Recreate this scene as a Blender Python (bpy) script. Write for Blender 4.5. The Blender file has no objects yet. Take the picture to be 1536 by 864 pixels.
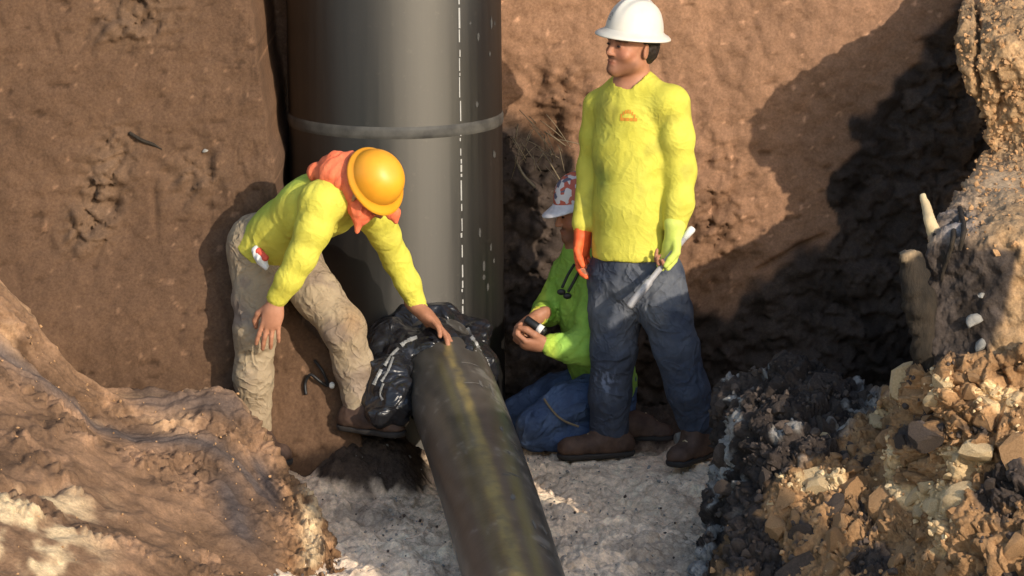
import bpy, math, random
import numpy as np
from mathutils import Vector, Matrix

# ------------------------------------------------------------------ camera, sky, sun, exposure
scene = bpy.context.scene
COL = scene.collection
CAM = np.array([0.0, -17.669, 4.125])
TILT = math.radians(11.0)
FPX = 6840.0                                   # focal length in photograph pixels (1536 wide)
cam_data = bpy.data.cameras.new('camera')
cam_data.sensor_width = 36.0
cam_data.lens = FPX / 1536.0 * 36.0
cam_data.clip_start = 0.5
cam_data.clip_end = 3000
cam = bpy.data.objects.new('camera', cam_data)
cam.location = CAM
cam.rotation_euler = (math.pi / 2 - TILT, 0, 0)
COL.objects.link(cam)
scene.camera = cam

SUN_AZ = math.radians(35.0)                    # to the right of the viewing direction, behind the camera
SUN_EL = math.radians(19.5)
to_sun = np.array([math.sin(SUN_AZ) * math.cos(SUN_EL), -math.cos(SUN_AZ) * math.cos(SUN_EL), math.sin(SUN_EL)])
world = bpy.data.worlds.new('World')
scene.world = world
world.use_nodes = True
wn = world.node_tree
sky = wn.nodes.new('ShaderNodeTexSky')
sky.sky_type = 'NISHITA'
sky.sun_disc = False
sky.sun_elevation = SUN_EL
sky.sun_rotation = math.pi - SUN_AZ
wn.links.new(sky.outputs[0], wn.nodes['Background'].inputs[0])
wn.nodes['Background'].inputs[1].default_value = 0.15
sun_data = bpy.data.lights.new('sun', 'SUN')
sun_data.energy = 2.65
sun_data.angle = math.radians(0.5)
sun_data.color = (1.0, 0.89, 0.74)
sun = bpy.data.objects.new('sun', sun_data)
sun.rotation_euler = Vector(to_sun).to_track_quat('Z', 'Y').to_euler()
sun.location = (5, -8, 6)
COL.objects.link(sun)
scene.view_settings.view_transform = 'Standard'
scene.view_settings.look = 'None'
scene.view_settings.exposure = 0.76
scene.view_settings.gamma = 1.0

random.seed(7)
RNG = np.random.default_rng(11)
CT, ST = math.cos(TILT), math.sin(TILT)


def at(px, py, Y):
    """world point where the line of sight through a photograph pixel meets the plane y = Y"""
    dx = (px - 768.0) / FPX
    dy = (432.0 - py) / FPX
    d = np.array([dx, CT + dy * ST, -ST + dy * CT])
    return CAM + d * ((Y - CAM[1]) / d[1])


def pix(P):
    q = P - CAM
    dep = q[..., 1] * CT - q[..., 2] * ST
    up = q[..., 1] * ST + q[..., 2] * CT
    return 768 + FPX * q[..., 0] / dep, 432 - FPX * up / dep


# ------------------------------------------------------------------ numpy noise
_perm = np.random.default_rng(5).permutation(256).astype(np.int32)
_perm = np.concatenate([_perm, _perm, _perm])
_grad = np.random.default_rng(6).normal(size=(256, 3)).astype(np.float32)
_grad /= np.linalg.norm(_grad, axis=1, keepdims=True)


def perlin(P):
    P = np.asarray(P, dtype=np.float32)
    i = np.floor(P).astype(np.int32)
    f = P - i
    u = f * f * f * (f * (f * 6 - 15) + 10)
    i &= 255
    out = 0
    for dx in (0, 1):
        wx = u[..., 0] if dx else 1 - u[..., 0]
        for dy in (0, 1):
            wy = u[..., 1] if dy else 1 - u[..., 1]
            for dz in (0, 1):
                wz = u[..., 2] if dz else 1 - u[..., 2]
                h = _perm[_perm[_perm[i[..., 0] + dx] + i[..., 1] + dy] + i[..., 2] + dz]
                g = _grad[h]
                out = out + wx * wy * wz * (g[..., 0] * (f[..., 0] - dx) + g[..., 1] * (f[..., 1] - dy) + g[..., 2] * (f[..., 2] - dz))
    return out * 1.6


def fbm(P, octaves=4, gain=0.5):
    s, a = 0, 1.0
    P = np.asarray(P, dtype=np.float32)
    for k in range(octaves):
        s = s + a * perlin(P * (2.03 ** k) + 17.3 * k)
        a *= gain
    return s


def worley(P):
    """F1, F2 and a random number per nearest cell"""
    P = np.asarray(P, dtype=np.float32)
    i = np.floor(P).astype(np.int32)
    f1 = np.full(P.shape[:-1], 9.0, np.float32)
    f2 = f1.copy()
    rid = np.zeros(P.shape[:-1], np.float32)
    for dx in (-1, 0, 1):
        for dy in (-1, 0, 1):
            for dz in (-1, 0, 1):
                c = i + np.array([dx, dy, dz])
                m = c & 255
                h = _perm[_perm[_perm[m[..., 0]] + m[..., 1]] + m[..., 2]]
                off = np.stack([_perm[h] / 255.0, _perm[h + 31] / 255.0, _perm[h + 87] / 255.0], -1)
                d = np.linalg.norm(c + off - P, axis=-1)
                closer = d < f1
                f2 = np.where(closer, f1, np.minimum(f2, d))
                rid = np.where(closer, _perm[h + 140] / 255.0, rid)
                f1 = np.where(closer, d, f1)
    return f1, f2, rid


def sstep(a, b, x):
    t = np.clip((x - a) / (b - a), 0, 1)
    return t * t * (3 - 2 * t)


def unit(v):
    v = np.asarray(v, float)
    return v / np.linalg.norm(v)


def lin(r, g, b, f=1.0):
    """sRGB 0-255 to linear, times f"""
    o = []
    for c in (r, g, b):
        c /= 255.0
        o.append((c / 12.92 if c <= 0.04045 else ((c + 0.055) / 1.055) ** 2.4) * f)
    return np.array(o)


# ------------------------------------------------------------------ mesh and object helpers
def make_mesh(name, V, F, smooth=True, mats=(), color=None):
    V = np.asarray(V, dtype=np.float32)
    me = bpy.data.meshes.new(name)
    if isinstance(F, np.ndarray):
        n, k = F.shape
        me.vertices.add(len(V))
        me.vertices.foreach_set('co', V.ravel())
        me.loops.add(n * k)
        me.loops.foreach_set('vertex_index', F.astype(np.int32).ravel())
        me.polygons.add(n)
        me.polygons.foreach_set('loop_start', np.arange(0, n * k, k, dtype=np.int32))
        me.polygons.foreach_set('loop_total', np.full(n, k, dtype=np.int32))
        me.update(calc_edges=True)
        me.validate()
    else:
        me.from_pydata([tuple(v) for v in V.tolist()], [], F)
    me.polygons.foreach_set('use_smooth', np.full(len(me.polygons), smooth))
    if color is not None:
        ca = me.color_attributes.new('tint', 'FLOAT_COLOR', 'POINT')
        c4 = np.ones((len(V), 4), np.float32)
        c4[:, :3] = color
        ca.data.foreach_set('color', c4.ravel())
    for m in mats:
        me.materials.append(m)
    me.update()
    return me


def link(name, me, parent=None, loc=None):
    o = bpy.data.objects.new(name, me)
    COL.objects.link(o)
    if parent is not None:
        o.parent = parent
    if loc is not None:
        o.location = loc
    return o


def tag(o, label=None, cat=None, group=None, kind=None):
    if label: o['label'] = label
    if cat: o['category'] = cat
    if group: o['group'] = group
    if kind: o['kind'] = kind
    return o


def thing(name, loc, label, cat, group=None):
    o = bpy.data.objects.new(name, None)
    o.empty_display_size = 0.1
    o.location = loc
    COL.objects.link(o)
    return tag(o, label, cat, group)


def part(name, V, F, mat, parent, smooth=True, color=None):
    """a child mesh given in world coordinates under a thing (or under a part, whose origin is the thing's)"""
    root = parent
    while root.parent is not None:
        root = root.parent
    return link(name, make_mesh(name, np.asarray(V) - np.array(root.location), F, smooth, [mat], color), parent)


def tube(pts, radii, n=10, caps=True):
    pts = [np.asarray(p, float) for p in pts]
    if np.isscalar(radii): radii = [radii] * len(pts)
    V, F = [], []
    ref = None
    for i, p in enumerate(pts):
        t = unit(pts[min(i + 1, len(pts) - 1)] - pts[max(i - 1, 0)])
        if ref is None:
            ref = np.array([0, 0, 1.0]) if abs(t[2]) < 0.9 else np.array([1.0, 0, 0])
        a = unit(ref - t * ref.dot(t))
        ref = a
        b = np.cross(t, a)
        for k in range(n):
            w = 2 * math.pi * k / n
            V.append(p + radii[i] * (math.cos(w) * a + math.sin(w) * b))
    for i in range(len(pts) - 1):
        for k in range(n):
            F.append((i * n + k, i * n + (k + 1) % n, (i + 1) * n + (k + 1) % n, (i + 1) * n + k))
    if caps:
        F.append(tuple(reversed(range(n))))
        F.append(tuple((len(pts) - 1) * n + k for k in range(n)))
    return np.array(V), F


def join(parts):
    V, F, o = [], [], 0
    for v, f in parts:
        V.append(np.asarray(v)); F += [tuple(i + o for i in q) for q in f]
        o += len(v)
    return np.concatenate(V), F


def spline(P, n):
    """Catmull-Rom through the rows of P (m, ...) giving n samples"""
    P = np.asarray(P, float)
    m = len(P)
    t = np.linspace(0, m - 1, n)
    i = np.minimum(t.astype(int), m - 2)
    f = (t - i).reshape((-1,) + (1,) * (P.ndim - 1))
    p0 = P[np.maximum(i - 1, 0)]; p1 = P[i]; p2 = P[i + 1]; p3 = P[np.minimum(i + 2, m - 1)]
    return 0.5 * ((2 * p1) + (p2 - p0) * f + (2 * p0 - 5 * p1 + 4 * p2 - p3) * f ** 2 + (3 * p1 - p0 - 3 * p2 + p3) * f ** 3)


def grid_faces(nv, nu):
    a = np.arange(nv * nu).reshape(nv, nu)
    return np.stack([a[:-1, :-1], a[:-1, 1:], a[1:, 1:], a[1:, :-1]], -1).reshape(-1, 4)


def grid_normals(G):
    du = np.gradient(G, axis=1)
    dv = np.gradient(G, axis=0)
    n = np.cross(du, dv)
    return n / np.maximum(np.linalg.norm(n, axis=-1, keepdims=True), 1e-9)


def ico(sub=1):
    import bmesh
    bm = bmesh.new()
    bmesh.ops.create_icosphere(bm, subdivisions=sub, radius=1)
    V = np.array([v.co[:] for v in bm.verts]); F = [tuple(v.index for v in f.verts) for f in bm.faces]
    bm.free()
    return V, F


# ------------------------------------------------------------------ signed distance fields, meshed by surface nets
class Field:
    def __init__(s, h=0.006):
        s.h, s.ops, s.lo, s.hi = h, [], np.full(3, 1e9), np.full(3, -1e9)

    def _add(s, fn, lo, hi, k, op):
        lo, hi = np.asarray(lo, float), np.asarray(hi, float)
        if op == 'u':
            s.lo = np.minimum(s.lo, lo); s.hi = np.maximum(s.hi, hi)
        s.ops.append((fn, lo, hi, k, op))
        return s

    def cone(s, a, b, ra, rb, k=0.02, flat=None, op='u'):
        a, b = np.asarray(a, float), np.asarray(b, float)
        R = max(ra, rb)
        sc = np.eye(3)
        if flat is not None:
            n = unit(flat[0])
            sc = sc + np.outer(n, n) * (1 / flat[1] - 1)
        ab = sc @ (b - a)
        L2 = max(float(ab @ ab), 1e-12)

        def fn(x, y, z):
            p = [x - a[0], y - a[1], z - a[2]]
            if flat is not None:
                c = (p[0] * n[0] + p[1] * n[1] + p[2] * n[2]) * (1 / flat[1] - 1)
                p = [p[i] + n[i] * c for i in range(3)]
            t = np.clip((p[0] * ab[0] + p[1] * ab[1] + p[2] * ab[2]) / L2, 0, 1)
            d = np.sqrt((p[0] - ab[0] * t) ** 2 + (p[1] - ab[1] * t) ** 2 + (p[2] - ab[2] * t) ** 2)
            return d - (ra + (rb - ra) * t)
        return s._add(fn, np.minimum(a, b) - R, np.maximum(a, b) + R, k, op)

    def chain(s, pts, k=0.02, flat=None, op='u'):
        for (a, ra), (b, rb) in zip(pts[:-1], pts[1:]):
            s.cone(a, b, ra, rb, k, flat, op)
        return s

    def ell(s, c, axes, radii, k=0.02, op='u'):
        c = np.asarray(c, float); A = np.asarray(axes, float); r = np.asarray(radii, float)

        def fn(x, y, z):
            p = (x - c[0], y - c[1], z - c[2])
            q = [(p[0] * A[i][0] + p[1] * A[i][1] + p[2] * A[i][2]) for i in range(3)]
            k0 = np.sqrt(sum((q[i] / r[i]) ** 2 for i in range(3)))
            k1 = np.sqrt(sum((q[i] / r[i] ** 2) ** 2 for i in range(3)))
            return k0 * (k0 - 1) / np.maximum(k1, 1e-6)
        e = np.sqrt(sum((A[i] * r[i]) ** 2 for i in range(3)))
        return s._add(fn, c - e, c + e, k, op)

    def half(s, p, n, k=0.005):
        """cut away the side the normal n points to"""
        p, n = np.asarray(p, float), unit(n)

        def fn(x, y, z):
            return -((x - p[0]) * n[0] + (y - p[1]) * n[1] + (z - p[2]) * n[2])
        return s._add(fn, (-1e9,) * 3, (1e9,) * 3, k, 's')

    def build(s, disp=None, band=0.05):
        h = s.h
        pad = 0.03
        lo, hi = s.lo - pad, s.hi + pad
        n = np.ceil((hi - lo) / h).astype(int) + 1
        ax = [lo[i] + h * np.arange(n[i]) for i in range(3)]
        D = np.full(n, 0.3, np.float32)
        for fn, l, u, k, op in s.ops:
            m = 0.05 + k
            i0 = np.maximum(np.floor((l - m - lo) / h), 0).astype(int)
            i1 = np.minimum(np.ceil((u + m - lo) / h) + 1, n).astype(int)
            if np.any(i1 <= i0): continue
            sl = tuple(slice(i0[j], i1[j]) for j in range(3))
            d = fn(ax[0][sl[0]][:, None, None], ax[1][sl[1]][None, :, None], ax[2][sl[2]][None, None, :]).astype(np.float32)
            e = D[sl]
            if op == 'u':
                w = np.clip(0.5 + 0.5 * (e - d) / k, 0, 1)
                D[sl] = e + (d - e) * w - k * w * (1 - w)
            else:
                d = -d
                w = np.clip(0.5 - 0.5 * (e - d) / k, 0, 1)
                D[sl] = e + (d - e) * w + k * w * (1 - w)
        if disp is not None:
            idx = np.nonzero(np.abs(D) < band)
            P = np.stack([ax[j][idx[j]] for j in range(3)], -1)
            D[idx] += disp(P)
        D[0], D[-1], D[:, 0], D[:, -1], D[:, :, 0], D[:, :, -1] = (0.1,) * 6
        S = D < 0
        c = [S[i:n[0] - 1 + i, j:n[1] - 1 + j, q:n[2] - 1 + q] for i in (0, 1) for j in (0, 1) for q in (0, 1)]
        anyc = c[0].copy(); allc = c[0].copy()
        for q in c[1:]:
            anyc |= q; allc &= q
        act = np.nonzero(anyc & ~allc)
        A = np.stack(act, -1)
        offs = np.array([(i, j, q) for i in (0, 1) for j in (0, 1) for q in (0, 1)])
        vals = np.stack([D[A[:, 0] + o[0], A[:, 1] + o[1], A[:, 2] + o[2]] for o in offs], -1)
        acc = np.zeros((len(A), 3)); cnt = np.zeros(len(A))
        for a in range(8):
            for b in range(a + 1, 8):
                if np.abs(offs[a] - offs[b]).sum() != 1: continue
                va, vb = vals[:, a], vals[:, b]
                m = (va < 0) != (vb < 0)
                t = np.where(m, va / np.where(m, va - vb, 1), 0)
                acc += np.where(m[:, None], offs[a] + t[:, None] * (offs[b] - offs[a]), 0)
                cnt += m
        V = lo + h * (A + acc / cnt[:, None])
        idx = np.full(np.array(n) - 1, -1, np.int32)
        idx[act] = np.arange(len(A))
        faces = []
        for axis in range(3):
            u, v = (axis + 1) % 3, (axis + 2) % 3
            sa = [slice(1, -1)] * 3; sb = [slice(1, -1)] * 3
            sa[axis] = slice(0, -1); sb[axis] = slice(1, None)
            A0, B0 = S[tuple(sa)], S[tuple(sb)]
            e = np.nonzero(A0 != B0)
            p = np.stack(e, -1)
            p[:, u] += 1; p[:, v] += 1
            eu = np.zeros(3, int); eu[u] = 1
            ev = np.zeros(3, int); ev[v] = 1
            g = lambda o: idx[tuple((p - o).T)]
            q = np.stack([g(0 * eu), g(eu), g(eu + ev), g(ev)], -1)
            flip = ~A0[e]
            q[flip] = q[flip][:, ::-1]
            faces.append(q)
        Fc = np.concatenate(faces)
        Fc = Fc[(Fc >= 0).all(1)]
        return V, Fc


# ------------------------------------------------------------------ materials
def mat_base(name):
    m = bpy.data.materials.new(name)
    m.use_nodes = True
    nt = m.node_tree
    return m, nt, nt.nodes['Principled BSDF'], nt.links


def noise_node(nt, coord, scale, detail=5.0, rough=0.6):
    n = nt.nodes.new('ShaderNodeTexNoise')
    n.inputs['Scale'].default_value = scale
    n.inputs['Detail'].default_value = detail
    n.inputs['Roughness'].default_value = rough
    nt.links.new(coord, n.inputs['Vector'])
    return n


def ramp(nt, fac, stops):
    r = nt.nodes.new('ShaderNodeValToRGB')
    el = r.color_ramp.elements
    while len(el) < len(stops): el.new(0.5)
    for e, (p, c) in zip(el, stops):
        e.position = p
        e.color = tuple(c) + (1,) if len(c) == 3 else c
    nt.links.new(fac, r.inputs['Fac'])
    return r


def mixc(nt, fac, a, b, mode='MIX'):
    m = nt.nodes.new('ShaderNodeMix')
    m.data_type = 'RGBA'; m.blend_type = mode
    for val, i in ((fac, 0), (a, 6), (b, 7)):
        if hasattr(val, 'is_linked') or hasattr(val, 'links'):
            nt.links.new(val, m.inputs[i])
        elif i == 0:
            m.inputs[0].default_value = val
        else:
            m.inputs[i].default_value = tuple(val) + (1,)
    return m.outputs[2]


def bump(nt, height, strength, dist, normal=None):
    b = nt.nodes.new('ShaderNodeBump')
    b.inputs['Strength'].default_value = strength
    b.inputs['Distance'].default_value = dist
    nt.links.new(height, b.inputs['Height'])
    if normal is not None: nt.links.new(normal, b.inputs['Normal'])
    return b.outputs['Normal']


def mottled(name, c0, c1, scale=14.0, rough=0.8, bump_s=0.4, bump_scale=60.0, bump_d=0.004, spec=0.3, tint=False, speck=None, stretch=None, crease=0.0):
    """two-colour mottled surface with fine relief; tint multiplies the mesh's own colour attribute"""
    m, nt, bs, ln = mat_base(name)
    tc = nt.nodes.new('ShaderNodeTexCoord').outputs['Object']
    if stretch:
        mp = nt.nodes.new('ShaderNodeMapping')
        mp.inputs['Scale'].default_value = stretch
        ln.new(tc, mp.inputs['Vector'])
        tcs = mp.outputs[0]
    else:
        tcs = tc
    n1 = noise_node(nt, tcs, scale, 6, 0.62)
    col = ramp(nt, n1.outputs['Fac'], [(0.33, c0), (0.66, c1)]).outputs['Color']
    if tint:
        at_ = nt.nodes.new('ShaderNodeVertexColor'); at_.layer_name = 'tint'
        col = mixc(nt, 1.0, at_.outputs['Color'], col, 'MULTIPLY')
    if speck:
        n3 = noise_node(nt, tc, speck[0], 3, 0.7)
        mk = ramp(nt, n3.outputs['Fac'], [(speck[1], (0, 0, 0)), (speck[1] + 0.05, (1, 1, 1))]).outputs['Color']
        col = mixc(nt, mk, col, speck[2])
    ln.new(col, bs.inputs['Base Color'])
    bs.inputs['Roughness'].default_value = rough
    bs.inputs['Specular IOR Level'].default_value = spec
    n2 = noise_node(nt, tcs, bump_scale, 6, 0.65)
    nb = None
    if crease:
        for sc, sd in ((6.5, 1.2), (13.0, 0.8)):
            n4 = noise_node(nt, tcs, sc, 2, 0.5)
            n4.inputs['Distortion'].default_value = sd
            rp = ramp(nt, n4.outputs['Fac'], [(0.40, (0, 0, 0)), (0.49, (1, 1, 1)), (0.53, (0.35, 0.35, 0.35)), (0.62, (0, 0, 0))])
            nb = bump(nt, rp.outputs['Color'], crease, 0.014 if sc < 10 else 0.006, nb)
    ln.new(bump(nt, n2.outputs['Fac'], bump_s, bump_d, nb), bs.inputs['Normal'])
    return m


def earth_mat(name, bump_d=0.012, con=1.0):
    """soil: the mesh carries its own colours, the shader adds grain, crumbs and fine relief"""
    m, nt, bs, ln = mat_base(name)
    tc = nt.nodes.new('ShaderNodeTexCoord').outputs['Object']
    at_ = nt.nodes.new('ShaderNodeVertexColor'); at_.layer_name = 'tint'
    n1 = noise_node(nt, tc, 22, 8, 0.68)
    k = lambda v: tuple(1 + (q - 1) * con for q in v)
    v1 = ramp(nt, n1.outputs['Fac'], [(0.30, k((0.62, 0.60, 0.58))), (0.52, (1, 1, 1)), (0.74, k((1.32, 1.30, 1.26)))]).outputs['Color']
    col = mixc(nt, 1.0, at_.outputs['Color'], v1, 'MULTIPLY')
    n2 = noise_node(nt, tc, 95, 4, 0.7)
    v2 = ramp(nt, n2.outputs['Fac'], [(0.3, (0.72, 0.71, 0.70)), (0.55, (1, 1, 1)), (0.72, (1.25, 1.25, 1.22))]).outputs['Color']
    col = mixc(nt, 1.0, col, v2, 'MULTIPLY')
    ln.new(col, bs.inputs['Base Color'])
    bs.inputs['Roughness'].default_value = 0.95
    bs.inputs['Specular IOR Level'].default_value = 0.15
    n3 = noise_node(nt, tc, 40, 8, 0.7)
    nb = bump(nt, n3.outputs['Fac'], 0.8, bump_d)
    vo = nt.nodes.new('ShaderNodeTexVoronoi')
    vo.inputs['Scale'].default_value = 70
    ln.new(tc, vo.inputs['Vector'])
    ln.new(bump(nt, vo.outputs['Distance'], 0.5, bump_d * 0.35, nb), bs.inputs['Normal'])
    return m


def plain(name, c, rough=0.6, spec=0.4, metal=0.0):
    m, nt, bs, ln = mat_base(name)
    tc = nt.nodes.new('ShaderNodeTexCoord').outputs['Object']
    n1 = noise_node(nt, tc, 45, 4)
    c = np.asarray(c, float)
    ln.new(ramp(nt, n1.outputs['Fac'], [(0.3, c * 0.82), (0.7, np.minimum(c * 1.1, 1))]).outputs['Color'], bs.inputs['Base Color'])
    bs.inputs['Roughness'].default_value = rough
    bs.inputs['Specular IOR Level'].default_value = spec
    bs.inputs['Metallic'].default_value = metal
    return m


M = {}
M['soil'] = earth_mat('soil')
M['soil_fine'] = earth_mat('scraped_soil', 0.006, 0.8)
M['wall_soil'] = earth_mat('cut_earth', 0.004, 0.38)
M['yellow'] = mottled('yellow_jersey', (0.52, 0.47, 0.055), (0.63, 0.575, 0.085), 9, 0.8, 0.45, 38, 0.006, tint=True, crease=0.16)
M['lime'] = mottled('lime_jersey', (0.21, 0.40, 0.055), (0.29, 0.49, 0.08), 9, 0.75, 0.35, 38, 0.006, tint=True, crease=0.30)
M['denim'] = mottled('dusty_denim', (0.026, 0.034, 0.056), (0.052, 0.063, 0.090), 11, 0.85, 0.45, 45, 0.006, tint=True, crease=0.42)
M['khaki'] = mottled('khaki_cotton', (0.27, 0.20, 0.125), (0.36, 0.28, 0.18), 8, 0.85, 0.45, 40, 0.006, tint=True, crease=0.42)
M['skin'] = mottled('skin', (0.32, 0.140, 0.078), (0.41, 0.19, 0.11), 20, 0.55, 0.15, 80, 0.002, tint=True)
M['hair'] = mottled('dark_hair', (0.012, 0.008, 0.006), (0.03, 0.02, 0.014), 50, 0.6, 0.8, 120, 0.004)
M['boot'] = mottled('brown_leather', (0.05, 0.028, 0.02), (0.105, 0.062, 0.042), 22, 0.7, 0.5, 60, 0.004)
M['sole'] = plain('boot_rubber', (0.03, 0.025, 0.022), 0.8)
M['white_hat'] = mottled('white_hat_plastic', (0.56, 0.52, 0.44), (0.64, 0.60, 0.52), 9, 0.40, 0.05, 60, 0.001, 0.5)
M['orange_hat'] = mottled('orange_hat_plastic', (0.74, 0.30, 0.015), (0.82, 0.36, 0.02), 8, 0.46, 0.05, 60, 0.001, 0.5)
M['orange_cloth'] = mottled('orange_cloth', (0.70, 0.14, 0.06), (0.80, 0.20, 0.09), 16, 0.8, 0.5, 45, 0.008)
M['orange_glove'] = mottled('orange_glove_rubber', (0.70, 0.10, 0.03), (0.82, 0.16, 0.05), 20, 0.6, 0.3, 60, 0.003)
M['lime_glove'] = mottled('lime_glove_knit', (0.50, 0.58, 0.10), (0.62, 0.68, 0.15), 20, 0.8, 0.5, 90, 0.003)
M['black'] = plain('black_rubber', (0.012, 0.012, 0.013), 0.5)
M['rod'] = plain('grey_metal', (0.36, 0.345, 0.34), 0.45, 0.5)
M['white'] = plain('white_paint', (0.75, 0.74, 0.70), 0.6)
M['red'] = plain('red_cloth', (0.70, 0.10, 0.06), 0.8)
M['logo'] = plain('logo_print', (0.62, 0.26, 0.03), 0.8)
M['eye'] = plain('dark_eye', (0.02, 0.012, 0.01), 0.2)
M['emblem'] = plain('grey_emblem', (0.36, 0.34, 0.30), 0.6)
M['root'] = mottled('root_bark', (0.018, 0.014, 0.010), (0.042, 0.031, 0.021), 25, 0.9, 0.9, 50, 0.012, stretch=(1, 1, 0.3), tint=True)
M['root_pale'] = mottled('root_wood', (0.48, 0.36, 0.20), (0.62, 0.48, 0.28), 30, 0.9, 0.6, 60, 0.006, stretch=(1, 1, 0.3))
M['straw'] = plain('dry_root_fibre', (0.20, 0.155, 0.095), 0.9)
M['stone'] = mottled('pale_stone', (0.19, 0.178, 0.158), (0.33, 0.31, 0.275), 18, 0.9, 0.6, 50, 0.01)
M['clod_tan'] = mottled('tan_clod', (0.34, 0.19, 0.088), (0.50, 0.29, 0.14), 12, 0.95, 0.8, 40, 0.012)
M['clod_cream'] = mottled('cream_clod', (0.64, 0.44, 0.23), (0.84, 0.63, 0.36), 12, 0.95, 0.8, 40, 0.012)
M['clod_dark'] = mottled('dark_clod', (0.055, 0.042, 0.035), (0.11, 0.08, 0.062), 12, 0.95, 0.8, 40, 0.012)
M['tape'] = plain('silver_tape', (0.20, 0.20, 0.195), 0.5, 0.5, 0.2)


def plastic_wrap_mat():
    m, nt, bs, ln = mat_base('black_sheeting')
    bs.inputs['Base Color'].default_value = (0.012, 0.012, 0.014, 1)
    bs.inputs['Roughness'].default_value = 0.30
    tc = nt.nodes.new('ShaderNodeTexCoord').outputs['Object']
    n = noise_node(nt, tc, 11, 2, 0.45)
    n.inputs['Distortion'].default_value = 1.6
    ln.new(bump(nt, n.outputs['Fac'], 0.7, 0.03), bs.inputs['Normal'])
    return m


def big_pipe_mat():
    """black polyethylene, dusty, scratched lengthwise"""
    m, nt, bs, ln = mat_base('dusty_black_plastic')
    tc = nt.nodes.new('ShaderNodeTexCoord').outputs['Object']
    mp = nt.nodes.new('ShaderNodeMapping'); mp.inputs['Scale'].default_value = (9, 9, 0.25)
    ln.new(tc, mp.inputs['Vector'])
    n1 = noise_node(nt, mp.outputs[0], 3.0, 7, 0.65)
    c = ramp(nt, n1.outputs['Fac'], [(0.3, (0.009, 0.009, 0.0095)), (0.7, (0.020, 0.018, 0.016))]).outputs['Color']
    n2 = noise_node(nt, tc, 30, 6, 0.75)
    mk = ramp(nt, n2.outputs['Fac'], [(0.60, (0, 0, 0)), (0.72, (0.35, 0.35, 0.35))]).outputs['Color']
    c = mixc(nt, mk, c, (0.07, 0.06, 0.048))
    ln.new(c, bs.inputs['Base Color'])
    bs.inputs['Roughness'].default_value = 0.5
    bs.inputs['Specular IOR Level'].default_value = 0.06
    gl = nt.nodes.new('ShaderNodeBsdfAnisotropic')           # satin sheen of extruded plastic
    gl.distribution = 'BECKMANN'
    gl.inputs['Color'].default_value = (1.0, 0.95, 0.86, 1)
    r = ramp(nt, n1.outputs['Fac'], [(0.3, (0.50,) * 3), (0.7, (0.58,) * 3)]).outputs['Color']
    ln.new(r, gl.inputs['Roughness'])
    nb = bump(nt, n2.outputs['Fac'], 0.06, 0.004)
    ln.new(nb, bs.inputs['Normal']); ln.new(nb, gl.inputs['Normal'])
    mx = nt.nodes.new('ShaderNodeMixShader')
    mx.inputs[0].default_value = 0.070
    ln.new(bs.outputs[0], mx.inputs[1]); ln.new(gl.outputs[0], mx.inputs[2])
    ln.new(mx.outputs[0], nt.nodes['Material Output'].inputs['Surface'])
    return m


M['wrap'] = plastic_wrap_mat()
M['big_pipe'] = big_pipe_mat()
M['small_pipe'] = mottled('muddy_black_plastic', (0.8, 0.8, 0.8), (1.0, 1.0, 1.0), 9, 0.36, 0.25, 40, 0.003, 0.45, tint=True)


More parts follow.
